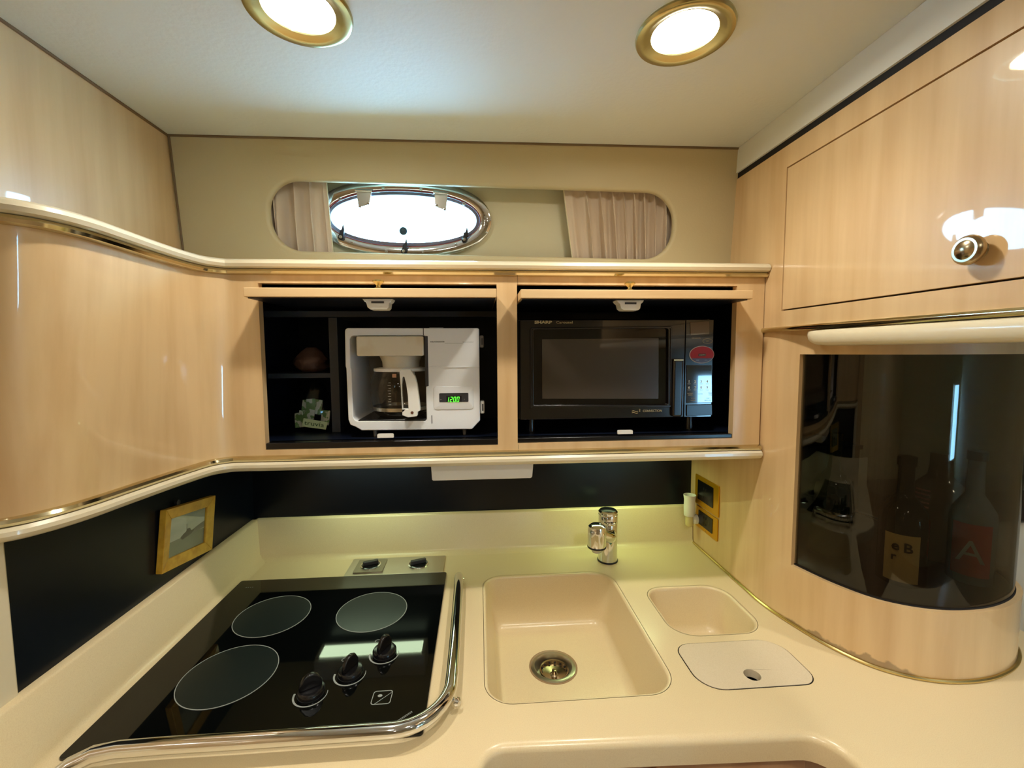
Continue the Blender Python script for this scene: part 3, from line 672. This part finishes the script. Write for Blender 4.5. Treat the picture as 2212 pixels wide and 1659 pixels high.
a, b = cm(1308, 304); text('maker_print', 'BLACK&DECKER', .0034, FM, a, b, .0006, darkgrey, co, width=cm(1472, 0)[0]-a, bold=.0001)
a, b = cm(1290, 304); G().fbox(FM, a, a+.002, b, b+.002, 0, .0006).mk('maker_mark', darkgrey, co, smooth=False)
a, b = cm(1480, 318); G().fbox(FM, a, cm(1715, 0)[0], b, b+.0005, 0, .0006).mk('print_line', print_grey, co, smooth=False)
a, b = cm(1712, 306); text('model_print', 'Spacemaker', .0034, FM, a, b, .0006, print_grey, co, width=cm(1860, 0)[0]-a, shear=.2)
for zy0, zy1, m_ in ((215, 385, greyp), (1115, 1290, white2)):
    q = G().fbox(FM, cm(1936, 0)[0], cm(1995, 0)[0], cm(0, zy1)[1], cm(0, zy0)[1], -.03, -.006).mk('side_clip', m_, co, bevel=.003)
    G().fbox(FM, cm(1962, 0)[0], cm(1980, 0)[0], cm(0, zy1-40)[1], cm(0, zy0+40)[1], -.007, -.0055).mk('clip_slot', darkgrey, q, smooth=False)
G().fbox(FM, cm(1255, 0)[0], cm(1448, 0)[0], cm(0, 116)[1], cm(0, 104)[1], -.06, -.02).mk('lid_button', white2, co, bevel=.001)
for zx in (485, 1715):
    for dy in (.02, .16):
        a = cm(zx, 0)[0]; hb = cm(0, 1470)[1]-zfl
        G().lathe((a, YM+dy, zfl), (0, 0, 1), ((.0035, 0), (.0045, hb*.5), (.006, hb+.003)), 14, True).mk('foot', greyp, co)

# carafe
yv = YM+.062; xv = cm(815, 0)[0]
k2 = 1.055
def rz(zx0, zx1): return (cm(zx1, 0)[0]-cm(zx0, 0)[0])/2*k2
z_b = hp+.0045
ca = thing('coffee_carafe', (xv, yv, z_b), 'clear glass coffee carafe with white handle and lid in the coffee maker', 'carafe')
zz = lambda zy: cm(0, zy)[1]+.004
R0 = rz(400, 1225)
H = zz(722)-z_b
prof = [(R0*.62, 0), (R0*.74, .002), (R0*.86, .010), (R0*.90, .018), (R0*.95, .035), (R0*1.0, H*.55), (R0*.985, H*.72), (R0*.92, H*.85), (R0*.85, H*.95), (R0*.84, H)]
G().lathe((xv, yv, z_b), (0, 0, 1), prof, 48, True).mk('glass', clear, ca, ang=70)
G().lathe((xv, yv, z_b), (0, 0, 1), ((R0*.895, .0165), (R0*.915, .017), (R0*.93, .025), (R0*.915, .0255)), 48).mk('steel_band', steel, ca)
G().lathe((xv, yv, zz(722)), (0, 0, 1), ((R0*.80, -.002), (R0*.86, -.001), (R0*.87, .002), (R0*.86, .0055), (R0*.7, .0075), (0, .008)), 48).mk('lid', white2, ca)
FHd = FY(YM-.012)
def hm(zx, zy): return FHd.hit(720+zx/6.144, 690+zy/6.144)
ho_ = [hm(*p) for p in ((880, 690), (900, 668), (1030, 664), (1045, 700), (1085, 750), (1115, 860), (1135, 1010), (1155, 1205), (1120, 1225), (1115, 1280), (995, 1297), (918, 1270), (912, 1100), (895, 860))]
hi_ = [hm(*p) for p in ((925, 760), (945, 760), (970, 860), (992, 1010), (1000, 1185), (925, 1185), (915, 1000), (910, 860))]
hg = G().plate(FHd, ho_, -.011, .004, [hi_]).mk('handle', white, ca, bevel=.002)
a, b = hm(950, 690); a1_, b1x = hm(1040, 720)
G().fbox(FHd, a, a1_, b1x-.004, b, -.05, -.008).mk('handle_bracket', white, ca, bevel=.001)
a, b = hm(1050, 1235); G().lathe(FHd.p(a, b, .004), FHd.n, ((.0034, 0), (.0034, .0008), (0, .0008)), 14).mk('handle_screw', mat('rust', srgb(96, 52, 30), .6), hg)
for k in range(9):
    zy = 870+k*36; z_ = zz(zy); rr_ = R0*.99+.0006; th = math.radians(-101)
    G().fbox(Frame((xv+rr_*math.cos(th), yv+rr_*math.sin(th), z_), (1, 0, 0), (0, 0, 1)), -.004 if k % 2 else -.002, .003, -.0003, .0003, 0, .0008).mk('level_mark', pale_print, ca, smooth=False)
a, b = cm(790, 770)
G().fbox(FY(yv-R0*.93), a, a+.009, b, b+.008, 0, .0006).mk('sticker', mat('sticker_tan', srgb(200, 150, 120), .5), ca, smooth=False)

# ------------------------------------------------------------------ microwave
YW = 1.000; FV = FY(YW)
def mw(zx, zy, c=0): return FV.hit(1080+zx/3.457, 580+zy/3.457, c)
mo = thing('microwave_oven', (mw(880, 0)[0], YW+.15, zf), 'black convection microwave oven in the right cabinet bay', 'microwave')
X0, X1 = mw(150, 700)[0], mw(1588, 700)[0]; Z1, Z0 = mw(900, 383)[1], mw(900, 1118)[1]
XD = mw(1381, 700)[0]
G().fbox(FV, X0-.004, X1+.004, Z0-.003, Z1+.004, -.28, -.022).mk('case', mwbody, mo, bevel=.003)
for x in (X0+.03, X1-.03):
    for y in (.05, .25):
        G().lathe((x, YW+y, zf), (0, 0, 1), ((.012, 0), (.010, Z0-zf-.002)), 16, True, True).mk('foot', darkp, mo)
dw = [mw(*p) for p in ((222, 452), (235, 440), (1275, 432), (1286, 445), (1283, 1030), (1270, 1036), (240, 1036), (224, 1050))]
dwi = [mw(*p) for p in ((252, 462), (262, 455), (1250, 447), (1258, 458), (1256, 1012), (1248, 1018), (262, 1020), (252, 1016))]
dof = [(X0, Z0), (XD-.0006, Z0), (XD-.0006, Z1), (X0, Z1)]
dd = G().plate(FV, dof, -.021, 0, [dwi]).mk('door', mwbody, mo, bevel=.0015)
R = [[FV.p(x, y, c) for x, y in l] for l, c in ((dw, .0), (offs(dw, .0015), .0025), (offs(dw, .004), .0025), (dwi, -.006), (dwi, -.012))]
G().rings(R).mk('window_bezel', mat('bezel_black', srgb(26, 25, 26), .2, coat=.4), dd, ang=30)
G().plate(FV, dwi, -.014, -.008).mk('window_glass', mwglass, dd, smooth=False)
sc_ = [mw(*p) for p in ((318, 528), (1195, 520), (1193, 975), (320, 975))]
G().plate(FV, sc_, -.0079, -.0076).mk('window_screen', mwmesh, dd, smooth=False)
G().fbox(FV, mw(1298, 0)[0], mw(1374, 0)[0], Z0+.002, mw(0, 688)[1], -.001, .010).mk('door_handle', mwbody, dd, bevel=.005, seg=3)
G().fbox(FV, mw(1300, 0)[0], mw(1373, 0)[0], mw(0, 700)[1], mw(0, 686)[1], -.001, .0105).mk('handle_cap', brass, dd, bevel=.001)
pn = G().plate(FV, rrect(XD+.0006, X1, Z0, Z1, .001, 2), -.021, .0).mk('control_panel', mwbody, mo, bevel=.0015)
G().plate(FV, [mw(*p) for p in ((1420, 402), (1560, 396), (1562, 492), (1422, 498))], .0002, .0012).mk('display', mat('display_brown', srgb(70, 54, 44), .12, coat=.5), pn, smooth=False)
kp = G().plate(FV, [mw(*p) for p in ((1392, 722), (1580, 722), (1582, 1000), (1392, 1005))], .0002, .0018).mk('keypad', mat('keypad_black', srgb(30, 30, 34), .06, coat=.8, coat_r=.02), pn, bevel=.0008)
G().plate(FV, [mw(*p) for p in ((1390, 1018), (1580, 1012), (1582, 1095), (1390, 1102))], .0002, .003).mk('door_button', mat('button_black', srgb(24, 26, 28), .25), pn, bevel=.0012)
a, b = mw(1505, 643)
bd = G().plate(FV, ell(a, b, .0300, .0205, 48), .0, .0018).mk('oval_badge_rim', pale_print, pn, smooth=False)
G().plate(FV, ell(a, b, .0287, .0193, 48), .0015, .0026).mk('oval_badge', red_badge, pn)
G().plate(FV, [p for p in ell(a, b, .0287, .0193, 96) if p[1] < b-.0035 and abs(p[0]-a) < .0265], .0026, .0029).mk('badge_lower', mat('badge_dark', srgb(60, 26, 26), .3), pn, smooth=False)
G().plate(FV, rrect(a-.009, a+.009, b-.0035, b+.002, .0008, 2), .0027, .0031).mk('badge_plate', gap, pn, smooth=False)
text('badge_print', 'COMPU', .0048, FV, a-.008, b-.0025, .0033, pale_print, pn, width=.016)
text('badge_print', 'DEFROST', .002, FV, a-.014, b-.0135, .0031, pale_print, pn, width=.007)
text('badge_print', 'COOK', .002, FV, a+.006, b-.0135, .0031, pale_print, pn, width=.007)
text('panel_print', 'SENSOR', .0036, FV, *mw(1430, 524), .0006, tan_print, pn, width=.022)
a, b = mw(1550, 542)
G().plate(FV, ell(a, b, .0120, .0060, 32), .0001, .0006, [ell(a, b, .0114, .0054, 32)]).mk('small_oval', tan_print, pn, smooth=False)
text('panel_print', 'INFO', .0035, FV, a-.004, b-.0012, .0006, tan_print, pn)
for r_, row in enumerate(('12345', '67890')):
    for c_, ch in enumerate(row[:4]):
        a, b = mw(1402+c_*45.5, 852+r_*45)
        text('key_number', ch, .0085, FV, a, b, .0021, pale_print, kp, bold=.0002)
        a, b = mw(1398+c_*45.5, 862+r_*45)
        text('key_print', 'MEAT', .0022, FV, a, b-.0005, .0021, pale_print, kp, width=.0075)
for s, zx, zy, w_ in (('INSTANT', 1396, 936, .014), ('SENSOR', 1402, 948, .011), ('CLOCK', 1477, 940, .011), ('TIMER', 1552, 934, .009), ('STOP', 1556, 948, .008), ('STOP', 1424, 972, .010), ('CLEAR', 1420, 988, .012), ('START', 1535, 972, .010), ('MINUTE PLUS', 1524, 988, .016)):
    a, b = mw(zx, zy); text('key_print', s, .0034, FV, a, b, .0021, tan_print, kp, width=w_)
a, b = mw(258, 411); text('brand_print', 'SHARP', .0088, FV, a, b, .0006, tan_print, dd, width=mw(390, 0)[0]-a, bold=.0004)
a, b = mw(418, 411); text('brand_print', 'Carousel', .0078, FV, a, b, .0006, tan_print, dd, width=mw(543, 0)[0]-a, bold=.0001)
a, b = mw(1065, 1072); text('brand_print', 'CONVECTION', .0078, FV, a, b, .0006, tan_print, dd, width=mw(1228, 0)[0]-a)
a, b = mw(1035, 1068); text('brand_print', '2', .009, FV, a, b, .0006, tan_print, dd)
for k in range(2):
    P = [mw(985+t*45, 1066+k*12-4*math.sin(t*6.3)) for t in [i/8 for i in range(9)]]
    G().plate(FV, [(x, y+.0006) for x, y in P]+[(x, y-.0006) for x, y in P[::-1]], .0001, .0006).mk('wave_mark', tan_print, dd, smooth=False)

# ------------------------------------------------------------------ bags in the left bay
Fb2 = FY(1.10)
def bp(u, v): return Fb2.hit(u, v)
x0 = bp(655, 0)[0]
def blob(o, rx_, ry_, h, n, seed, top, squash=.15):
    rnd = random.Random(seed); R = []
    for k in range(n+1):
        t = k/n; s = math.sin(math.pi*(.12+.80*t))**.55*(1-(1-top)*t**2)
        R.append([V(o[0]+rx_*s*math.cos(a)*(1+squash*rnd.uniform(-1, 1)), o[1]+ry_*s*math.sin(a)*(1+squash*rnd.uniform(-1, 1)), o[2]+h*t) for a in [2*math.pi*i/22 for i in range(22)]])
    return G().rings(R, True, True, True)
bx, bz_ = bp(668, 930)[0], zf
bag = thing('sweetener_bag', (bx, 1.13, zf), 'clear plastic bag of green sweetener packets on the cabinet floor', 'bag')
blob((bx, 1.14, zf+.0005), .050, .042, .128, 9, 3, .55).mk('film', film, bag, ang=80)
a, b = Fb2.off(.012).hit(655, 919)
Ftx = FY(1.088)
G().plate(Ftx, [Ftx.hit(*p) for p in ((656, 903), (708, 912), (704, 928), (652, 921))], 0, .0008).mk('print_panel', mat('pale_green', srgb(196, 210, 160), .5), bag, smooth=False)
q0 = Ftx.hit(657, 917); text('bag_print', 'truvía', .0155, Frame(Ftx.p(*q0), (1, 0, -.16), (.16, 0, 1)), 0, 0, .0012, greenink, bag, width=.047)
for k in range(9):
    px = bx+random.uniform(-.034, .034); py = 1.125+random.uniform(-.012, .02)
    pz = zf+.004+random.uniform(0, .012) if k < 6 else zf+.035+random.uniform(0, .01)
    an = random.uniform(-.5, .5); F_ = Frame((px, py, pz), (math.cos(an), random.uniform(-.3, .3), math.sin(an)*.3), (-.3*math.sin(an), .25, 1))
    pk = G().plate(F_, [(-.011, 0), (.011, 0), (.0115, .018), (.011, .037), (-.011, .037), (-.0115, .018)], -.002, .002).mk('sweetener_packet', greenpack, None, bevel=.001)
    tag(pk, 'small green and white sweetener packet inside the clear bag', 'packet', 'sweetener packets in the clear bag')
xs_ = FY(1.17).hit(674, 780)[0]
pb = blob((xs_, 1.17, zsh+.0005), .044, .05, .062, 6, 11, .5, .22).mk('paper_package', paperbag, None, ang=70)
tag(pb, 'crumpled brown paper package on the shelf above the clear bag', 'package')

# ------------------------------------------------------------------ fixtures under the wall cabinet
z_u = ZL-.0355
Fu = FY(1.0)
uc = thing('under_cabinet_box', (0, 1.04, z_u), 'white plastic box fixture hanging under the middle of the cabinet', 'fixture')
a0, a1 = Fu.hit(933, 1036)[0], Fu.hit(1149, 1033)[0]; zb_ = Fu.hit(1040, 1036)[1]
G().plate(Fu, [(a0-.002, z_u-.0002), (a1+.004, z_u-.0002), (a1+.001, zb_+.003), (a1-.002, zb_), (a0+.002, zb_), (a0, zb_+.003)], -.075, .0).mk('housing', white, uc, bevel=.002)
G().fbox(Fu, a0-.007, a1+.008, z_u-.004, z_u-.0002, -.08, .004).mk('flange', white, uc, bevel=.001)
def strip(x0, x1, y, label, tube):
    t = thing('fluorescent_light', ((x0+x1)/2, y, z_u), label, 'light', 'fluorescent lights under the galley cabinet')
    G().box(x0, x1, y-.040, y+.040, z_u-.058, z_u-.0003).mk('housing', white, t, bevel=.002)
    G().plate(FX(0), rrect(-y-.022, -y+.022, z_u-.063, z_u-.0582, .002, 3), -x1+.012, -x0-.012).mk('diffuser', tube, t)
    for x in (x0+.006, x1-.006): G().box(x-.0055, x+.0055, y-.030, y+.030, z_u-.0635, z_u-.0582).mk('end_cap', white, t, bevel=.001)
strip(-.475, -.165, 1.250, 'fluorescent strip under the cabinet, hidden above the cooktop', fluo)
strip(.24, .55, 1.250, 'fluorescent strip under the cabinet, hidden above the faucet', fluo_r)

# ------------------------------------------------------------------ picture on the left panel
Pp = [V(XP, *(FLP.hit(u, v))) for u, v in ((335, 1240), (450, 1190), (450, 1065), (335, 1105))]
ex = ((Pp[1]-Pp[0])+(Pp[2]-Pp[3])).normalized(); ey = ((Pp[3]-Pp[0])+(Pp[2]-Pp[1])).normalized()
ey = (ey-ex*ey.dot(ex)).normalized(); ctr = sum(Pp, V(0, 0, 0))/4
fwid, fh = .168, .128
ey = (ey+V(.03, 0, 0)).normalized()
FPc = Frame(ctr+V(.0025, 0, 0), ex, ey)
pf = thing('picture_frame', FPc.p(0, -fh/2, 0), 'small yellow wooden picture frame hung on the black side panel', 'picture')
mi = .023
o4 = [(-fwid/2, -fh/2), (fwid/2, -fh/2), (fwid/2, fh/2), (-fwid/2, fh/2)]
i4 = [(-fwid/2+mi, -fh/2+mi), (fwid/2-mi, -fh/2+mi), (fwid/2-mi, fh/2-mi), (-fwid/2+mi, fh/2-mi)]
for k in range(4):
    j = (k+1) % 4
    A, B, C, D = o4[k], o4[j], i4[j], i4[k]
    vs = [FPc.p(*q, c) for q, c in ((A, 0), (B, 0), (C, 0), (D, 0), (A, .013), (B, .013), (C, .009), (D, .009))]
    mk('frame_rail', vs, [(0,1,2,3), (4,5,6,7), (0,1,5,4), (1,2,6,5), (2,3,7,6), (3,0,4,7)], frame_wood, pf, smooth=False, bevel=.001)
ph = G().plate(FPc, i4, .003, .004).mk('photo', sea, pf, smooth=False)
iw, ih = fwid/2-mi, fh/2-mi
G().plate(FPc, [(-iw, -ih), (iw, -ih), (iw, -ih*.15), (-iw, -ih*.25)], .004, .0042).mk('photo_water', seaw, ph, smooth=False)
G().plate(FPc, [(-.004, -ih*.30), (iw, -ih*.1), (iw, ih*.25), (iw*.6, ih*.12), (iw*.2, -.002)], .0042, .0044).mk('photo_headland', mat('photo_hill', srgb(112, 120, 118), .3), ph, smooth=False)
G().plate(FPc, [(-.022, -.008), (-.016, -.014), (.014, -.008), (.024, -.001), (.012, .000), (.008, .006), (-.002, .006), (-.004, .001), (-.014, -.003)], .0045, .0048).mk('photo_boat', boat_ink, ph, smooth=False)
G().plate(FPc, [(-.003, .005), (-.002, .005), (-.003, .017), (-.0037, .017)], .0045, .0048).mk('photo_mast', boat_ink, ph, smooth=False)
G().plate(FPc, [(-iw, -ih), (iw, -ih), (iw, ih), (-iw, ih)], .0056, .0062).mk('glazing', thin_glass('picture_glass', (.95, .96, .95, 1)), pf, smooth=False)
nl = FPc.p(-.035, fh/2+.006, -.0008)
G().lathe((XP-.002, nl.y, nl.z), (1, 0, 0), ((.0025, 0), (.0025, .008), (.006, .008), (.006, .011), (0, .012)), 14).mk('hanging_hook', darkgrey, pf)

# ------------------------------------------------------------------ outlets and night light on the right side panel
F3 = FX(.656)
def wallplate(p4, label, kindx):
    q = [F3.hit(*p) for p in p4]
    A0, A1 = (q[0][0]+q[3][0])/2, (q[1][0]+q[2][0])/2; B0, B1 = (q[2][1]+q[3][1])/2, (q[0][1]+q[1][1])/2
    t = thing('wall_plate', F3.p((A0+A1)/2, B0, 0), label, 'outlet', 'outlet plates on the right side panel')
    pl = G().plate(F3, rrect(A0, A1, B0, B1, .003, 3), .0003, .004).mk('plate', goldplate, t, bevel=.001)
    w_ = (A1-A0); h = B1-B0
    ins = G().plate(F3, rrect(A0+w_*.14, A1-w_*.2, B0+h*.2, B1-h*.14, .002, 2), .003, .0058).mk('insert', darkp, t, bevel=.0008)
    for s in (.34, .62):
        bb = B0+h*s; ac = (A0+A1)/2-w_*.03
        for dx in (-.006, .006): G().fbox(F3, ac+dx-.001, ac+dx+.001, bb, bb+.007, .0057, .0062).mk('slot', gap, ins, smooth=False)
    for s in (.08, .92): G().lathe(F3.p((A0+A1)/2, B0+h*s, .004), F3.n, ((.0022, 0), (.0018, .0008), (0, .001)), 10).mk('screw', gold, t)
    return A0, A1, B0, B1
wallplate(((1504, 1026), (1555, 1046), (1555, 1112), (1504, 1092)), 'brass outlet plate with black insert, upper one of the pair', 0)
pl2 = wallplate(((1506, 1094), (1552, 1116), (1552, 1170), (1506, 1136)), 'brass outlet plate with black insert, lower one of the pair', 1)
nlx = thing('night_light', F3.p(pl2[0]+.012, (pl2[2]+pl2[3])/2, .007), 'small plug-in night light wrapped in white tissue by the outlets', 'night light')
Fn = FX(.656-.030)
ac, zc0 = Fn.hit(1489, 1112); zt_ = Fn.hit(1489, 1068)[1]; zb2_ = Fn.hit(1489, 1136)[1]
pw = pl2[0]+.010
G().lathe(F3.p(pw, zc0-.014, .0062), F3.n, ((.0, 0), (.014, .0), (.015, .004), (.014, .010), (.010, .014), (0, .015)), 24).mk('plug', tissue, nlx)
G().tube([F3.p(pw, zc0-.012, .014), F3.p((pw+ac)/2, zc0-.006, .022), Fn.p(ac, zc0, -.002)], .007, 12).mk('neck', white, nlx)
rW = .0165
G().lathe(Fn.p(ac, zc0, 0), (0, 0, 1), ((rW*.9, -.002), (rW*.95, .0), (rW, (zt_-zc0)*.4), (rW*.96, (zt_-zc0)*.75), (rW*1.1, zt_-zc0), (rW*1.02, zt_-zc0), (rW*.85, (zt_-zc0)*.8), (rW*.8, .002)), 26).mk('tissue_sleeve', tissue, nlx, ang=70)
G().lathe(Fn.p(ac, zb2_-.002, 0), (0, 0, 1), ((0, 0), (.008, .001), (.0115, .006), (.0115, zc0-zb2_)), 20).mk('bulb', bulb, nlx)

# ------------------------------------------------------------------ bottles in the curved cabinet
def bottle(u, v, y, r, hb, hs_, hn, rn, m_, label, nm='bottle', lab=None, cap=None):
    F_ = FY(y); x = F_.hit(u, v)[0]; z = 1.0275
    t = thing(nm, (x, y, z), label, 'bottle')
    G().lathe((x, y, z), (0, 0, 1), ((r*.85, 0), (r, .004), (r, hb), (r*.92, hb+hs_*.35), (r*.6, hb+hs_*.75), (rn*1.1, hb+hs_), (rn, hb+hs_+hn*.5), (rn, hb+hs_+hn)), 32, True, True).mk('glass', m_, t, ang=60)
    if cap: G().lathe((x, y, z+hb+hs_+hn-.012), (0, 0, 1), ((rn*1.2, 0), (rn*1.2, .018), (0, .018)), 20).mk('cap', cap, t)
    return t, x, z
def wrap(t, x, y, z0, z1, r, a0, a1, m_, nm='label'):
    R = [[V(x+r*math.cos(math.radians(a0+(a1-a0)*k/12)), y+r*math.sin(math.radians(a0+(a1-a0)*k/12)), z) for k in range(13)] for z in (z0, z1)]
    return G().rings(R, False).mk(nm, m_, t)
# bearing of the camera from a bottle
def bear(x, y): return math.degrees(math.atan2(-y, -x))
y1 = .80
t, x, z = bottle(1944, 1250, y1, .040, .13, .05, .07, .013, bottle_dark, 'dark wine bottle with tan paper label behind the smoked acrylic', cap=darkp)
w_ = bear(x, y1); wrap(t, x, y1, z+.012, z+.107, .0405, w_-40, w_+40, label_tan)
Fq = Frame((x+.0412*math.cos(math.radians(w_)), y1+.0412*math.sin(math.radians(w_)), z+.08), (-math.sin(math.radians(w_)), math.cos(math.radians(w_)), 0), (0, 0, 1))
text('label_print', 'B', .026, Fq, .002, -.006, .0006, ink, t, bold=.0006)
text('label_print', 'e', .026, Fq, -.016, -.004, .0003, ink, t, bold=.0006)
text('label_print', 'r', .020, Fq, -.016, -.024, .0003, ink, t, bold=.0006)
y2 = .90
t, x, z = bottle(2018, 1230, y2, .062, .125, .06, .05, .02, bottle_grey, 'squat grey-brown jug bottle standing between the other bottles')
w_ = bear(x, y2)
for k in range(5): wrap(t, x, y2, z+.118+k*.009, z+.122+k*.009, .0628-.0015*k, w_-42, w_-14, label_pink, 'label_stripe')
y3 = .79
t, x, z = bottle(2094, 1230, y3, .036, .13, .05, .08, .013, bottle_blue, 'pale bottle with red label and large letter A', cap=mat('cap_grey', srgb(80, 90, 90), .3, metal=.5))
w_ = bear(x, y3); wrap(t, x, y3, z+.020, z+.125, .0366, w_-48, w_+48, label_red)
Fq = Frame((x+.0374*math.cos(math.radians(w_)), y3+.0374*math.sin(math.radians(w_)), z+.05), (-math.sin(math.radians(w_)), math.cos(math.radians(w_)), 0), (0, 0, 1))
text('label_print', 'A', .062, Fq, -.021, 0, .0008, pale_print, t)
y4 = .93
t, x, z = bottle(1790, 1230, y4, .040, .15, .05, .08, .014, mat('bottle_green', srgb(30, 44, 18), .06, coat=.6), 'dark green bottle at the left end behind the smoked acrylic')

# ------------------------------------------------------------------ ceiling lights
def downlight(x, y, label, grp, beam=0):
    t = thing('ceiling_light', (x, y, ZC), label, 'ceiling light', grp)
    G().lathe((x, y, ZC), (0, 0, -1), ((.0745, .0003), (.0755, .004), (.0735, .0075), (.069, .009), (.060, .0075), (.052, .0035), (.0505, .0035), (.0495, .001)), 56).mk('trim_ring', lamp_brass, t)
    G().lathe((x, y, ZC), (0, 0, -1), ((.0500, .0005), (.048, .0018), (0, .0018)), 48).mk('lens', lens, t)
    if beam:
        ld = bpy.data.lights.new('halogen_beam', 'SPOT'); ld.energy = beam; ld.color = (1, .94, .82); ld.spot_size = math.radians(135); ld.spot_blend = .8; ld.shadow_soft_size = .018
        lo = bpy.data.objects.new('halogen_beam', ld); COL.objects.link(lo); lo.parent = t; lo.location = (0, 0, -.006)
downlight(-.258, .703, 'round brass-rimmed ceiling light on the left, cut by the frame', 'brass downlights', SPOT_W)
downlight(.330, .712, 'round brass-rimmed ceiling light nearest the overhead cabinet', 'brass downlights', SPOT_W)
for x, y, e in ((-.258, -.35, 10), (.33, -.35, 14), (-.1, -1.4, 0), (1.35, .2, 11), (1.9, -.9, 0), (1.0, -1.3, 0)):  # unseen downlights added behind the camera to raise the ambient light
    downlight(x, y, 'round brass-rimmed fill light added unseen behind the camera', 'added fill lights behind the camera', e)

# ------------------------------------------------------------------ curtains in the window recess
def curtain(name, pts_top, pts_bot, pleat, seed, label, hem_left):
    # pts are (a) extents along the recess; cloth hangs between the vinyl wall and the port panel
    rnd = random.Random(seed); NU, NV = 220, 22; F_ = FW.off(-.034)
    aT0, aT1 = pts_top; aB0, aB1 = pts_bot
    phs = []; x = 0
    prof = []
    ph = 0
    for i in range(NU+1):
        t = i/NU; ph += (2*math.pi*pleat/NU)*(1+.35*math.sin(5*t+seed)); prof.append(ph)
    vs = []
    for j in range(NV+1):
        s = j/NV
        amp = .0045+.0085*min(1, s*2.2); pin = math.exp(-((s-.10)/.06)**2)
        for i in range(NU+1):
            t = i/NU
            a = (aT0*(1-s)+aB0*s)*(1-t)+(aT1*(1-s)+aB1*s)*t
            w_ = math.sin(prof[i]); ed = min(1, min(t if hem_left else 1, 1 if hem_left else 1-t)*7)
            c = amp*(w_+.35*math.sin(2.3*prof[i]+1+2*s))*ed*(1-.55*pin)
            a += .0055*math.cos(prof[i]+.6)*ed*(1+.6*pin)
            b = zt+.025-(zt-zb+.05)*s
            vs.append(F_.p(a, b, c))
    n = NU+1
    fs = [(j*n+i, j*n+i+1, (j+1)*n+i+1, (j+1)*n+i) for j in range(NV) for i in range(NU)]
    r = thing(name, F_.p((aB0+aB1)/2, zb-.025, 0), label, 'curtain', 'curtains of the port window')
    mk('cloth', vs, fs, fabric, r, ang=80, solid=.0012)
    e = 0 if hem_left else NU
    hem = [F_.p(*[(vs[j*n+e]-F_.o).dot(q) for q in (F_.ex, F_.ey, F_.n)]) for j in range(NV+1)]
    G().tube(hem, .0016, 8).mk('hem', fabric_lin, r)
    R = [F_.p(aT0, zt+.024, .002), F_.p(aT1, zt+.024, .002)]
    G().tube(R, .003, 10).mk('rod', white, r)
F_ = FW.off(-.034)
curtain('curtain', (-.60, F_.hit(703, 380)[0]), (-.60, F_.hit(721, 552)[0]), 7.0, 2, 'beige pleated curtain at the left end of the window recess', False)
curtain('curtain', (F_.hit(1213, 405)[0], .56), (F_.hit(1240, 567)[0], .56), 9.5, 5, 'beige pleated curtain at the right end of the window recess', True)

# ------------------------------------------------------------------ saloon beyond the bottle cabinet
so = thing('settee', (1.9, 1.05, 0), 'pale cushioned settee beyond the bottle cabinet at the right edge', 'settee')
G().box(1.25, 2.5, .75, 1.34, .0, .30).mk('base', maple_dark, so, bevel=.005)
G().box(1.25, 2.5, .74, 1.2, .30, .45).mk('seat_cushion', sofa_m, so, bevel=.03, seg=3)
G().box(1.25, 2.5, 1.17, 1.345, .45, .955).mk('back_cushion', sofa_m, so, bevel=.04, seg=3)
sh_ = G().box(1.2, 2.55, 1.20, 1.355, .962, 1.06).mk('side_shelf', darkp, None, bevel=.004)
tag(sh_, 'dark shelf above the settee seen past the bottle cabinet', 'shelf')
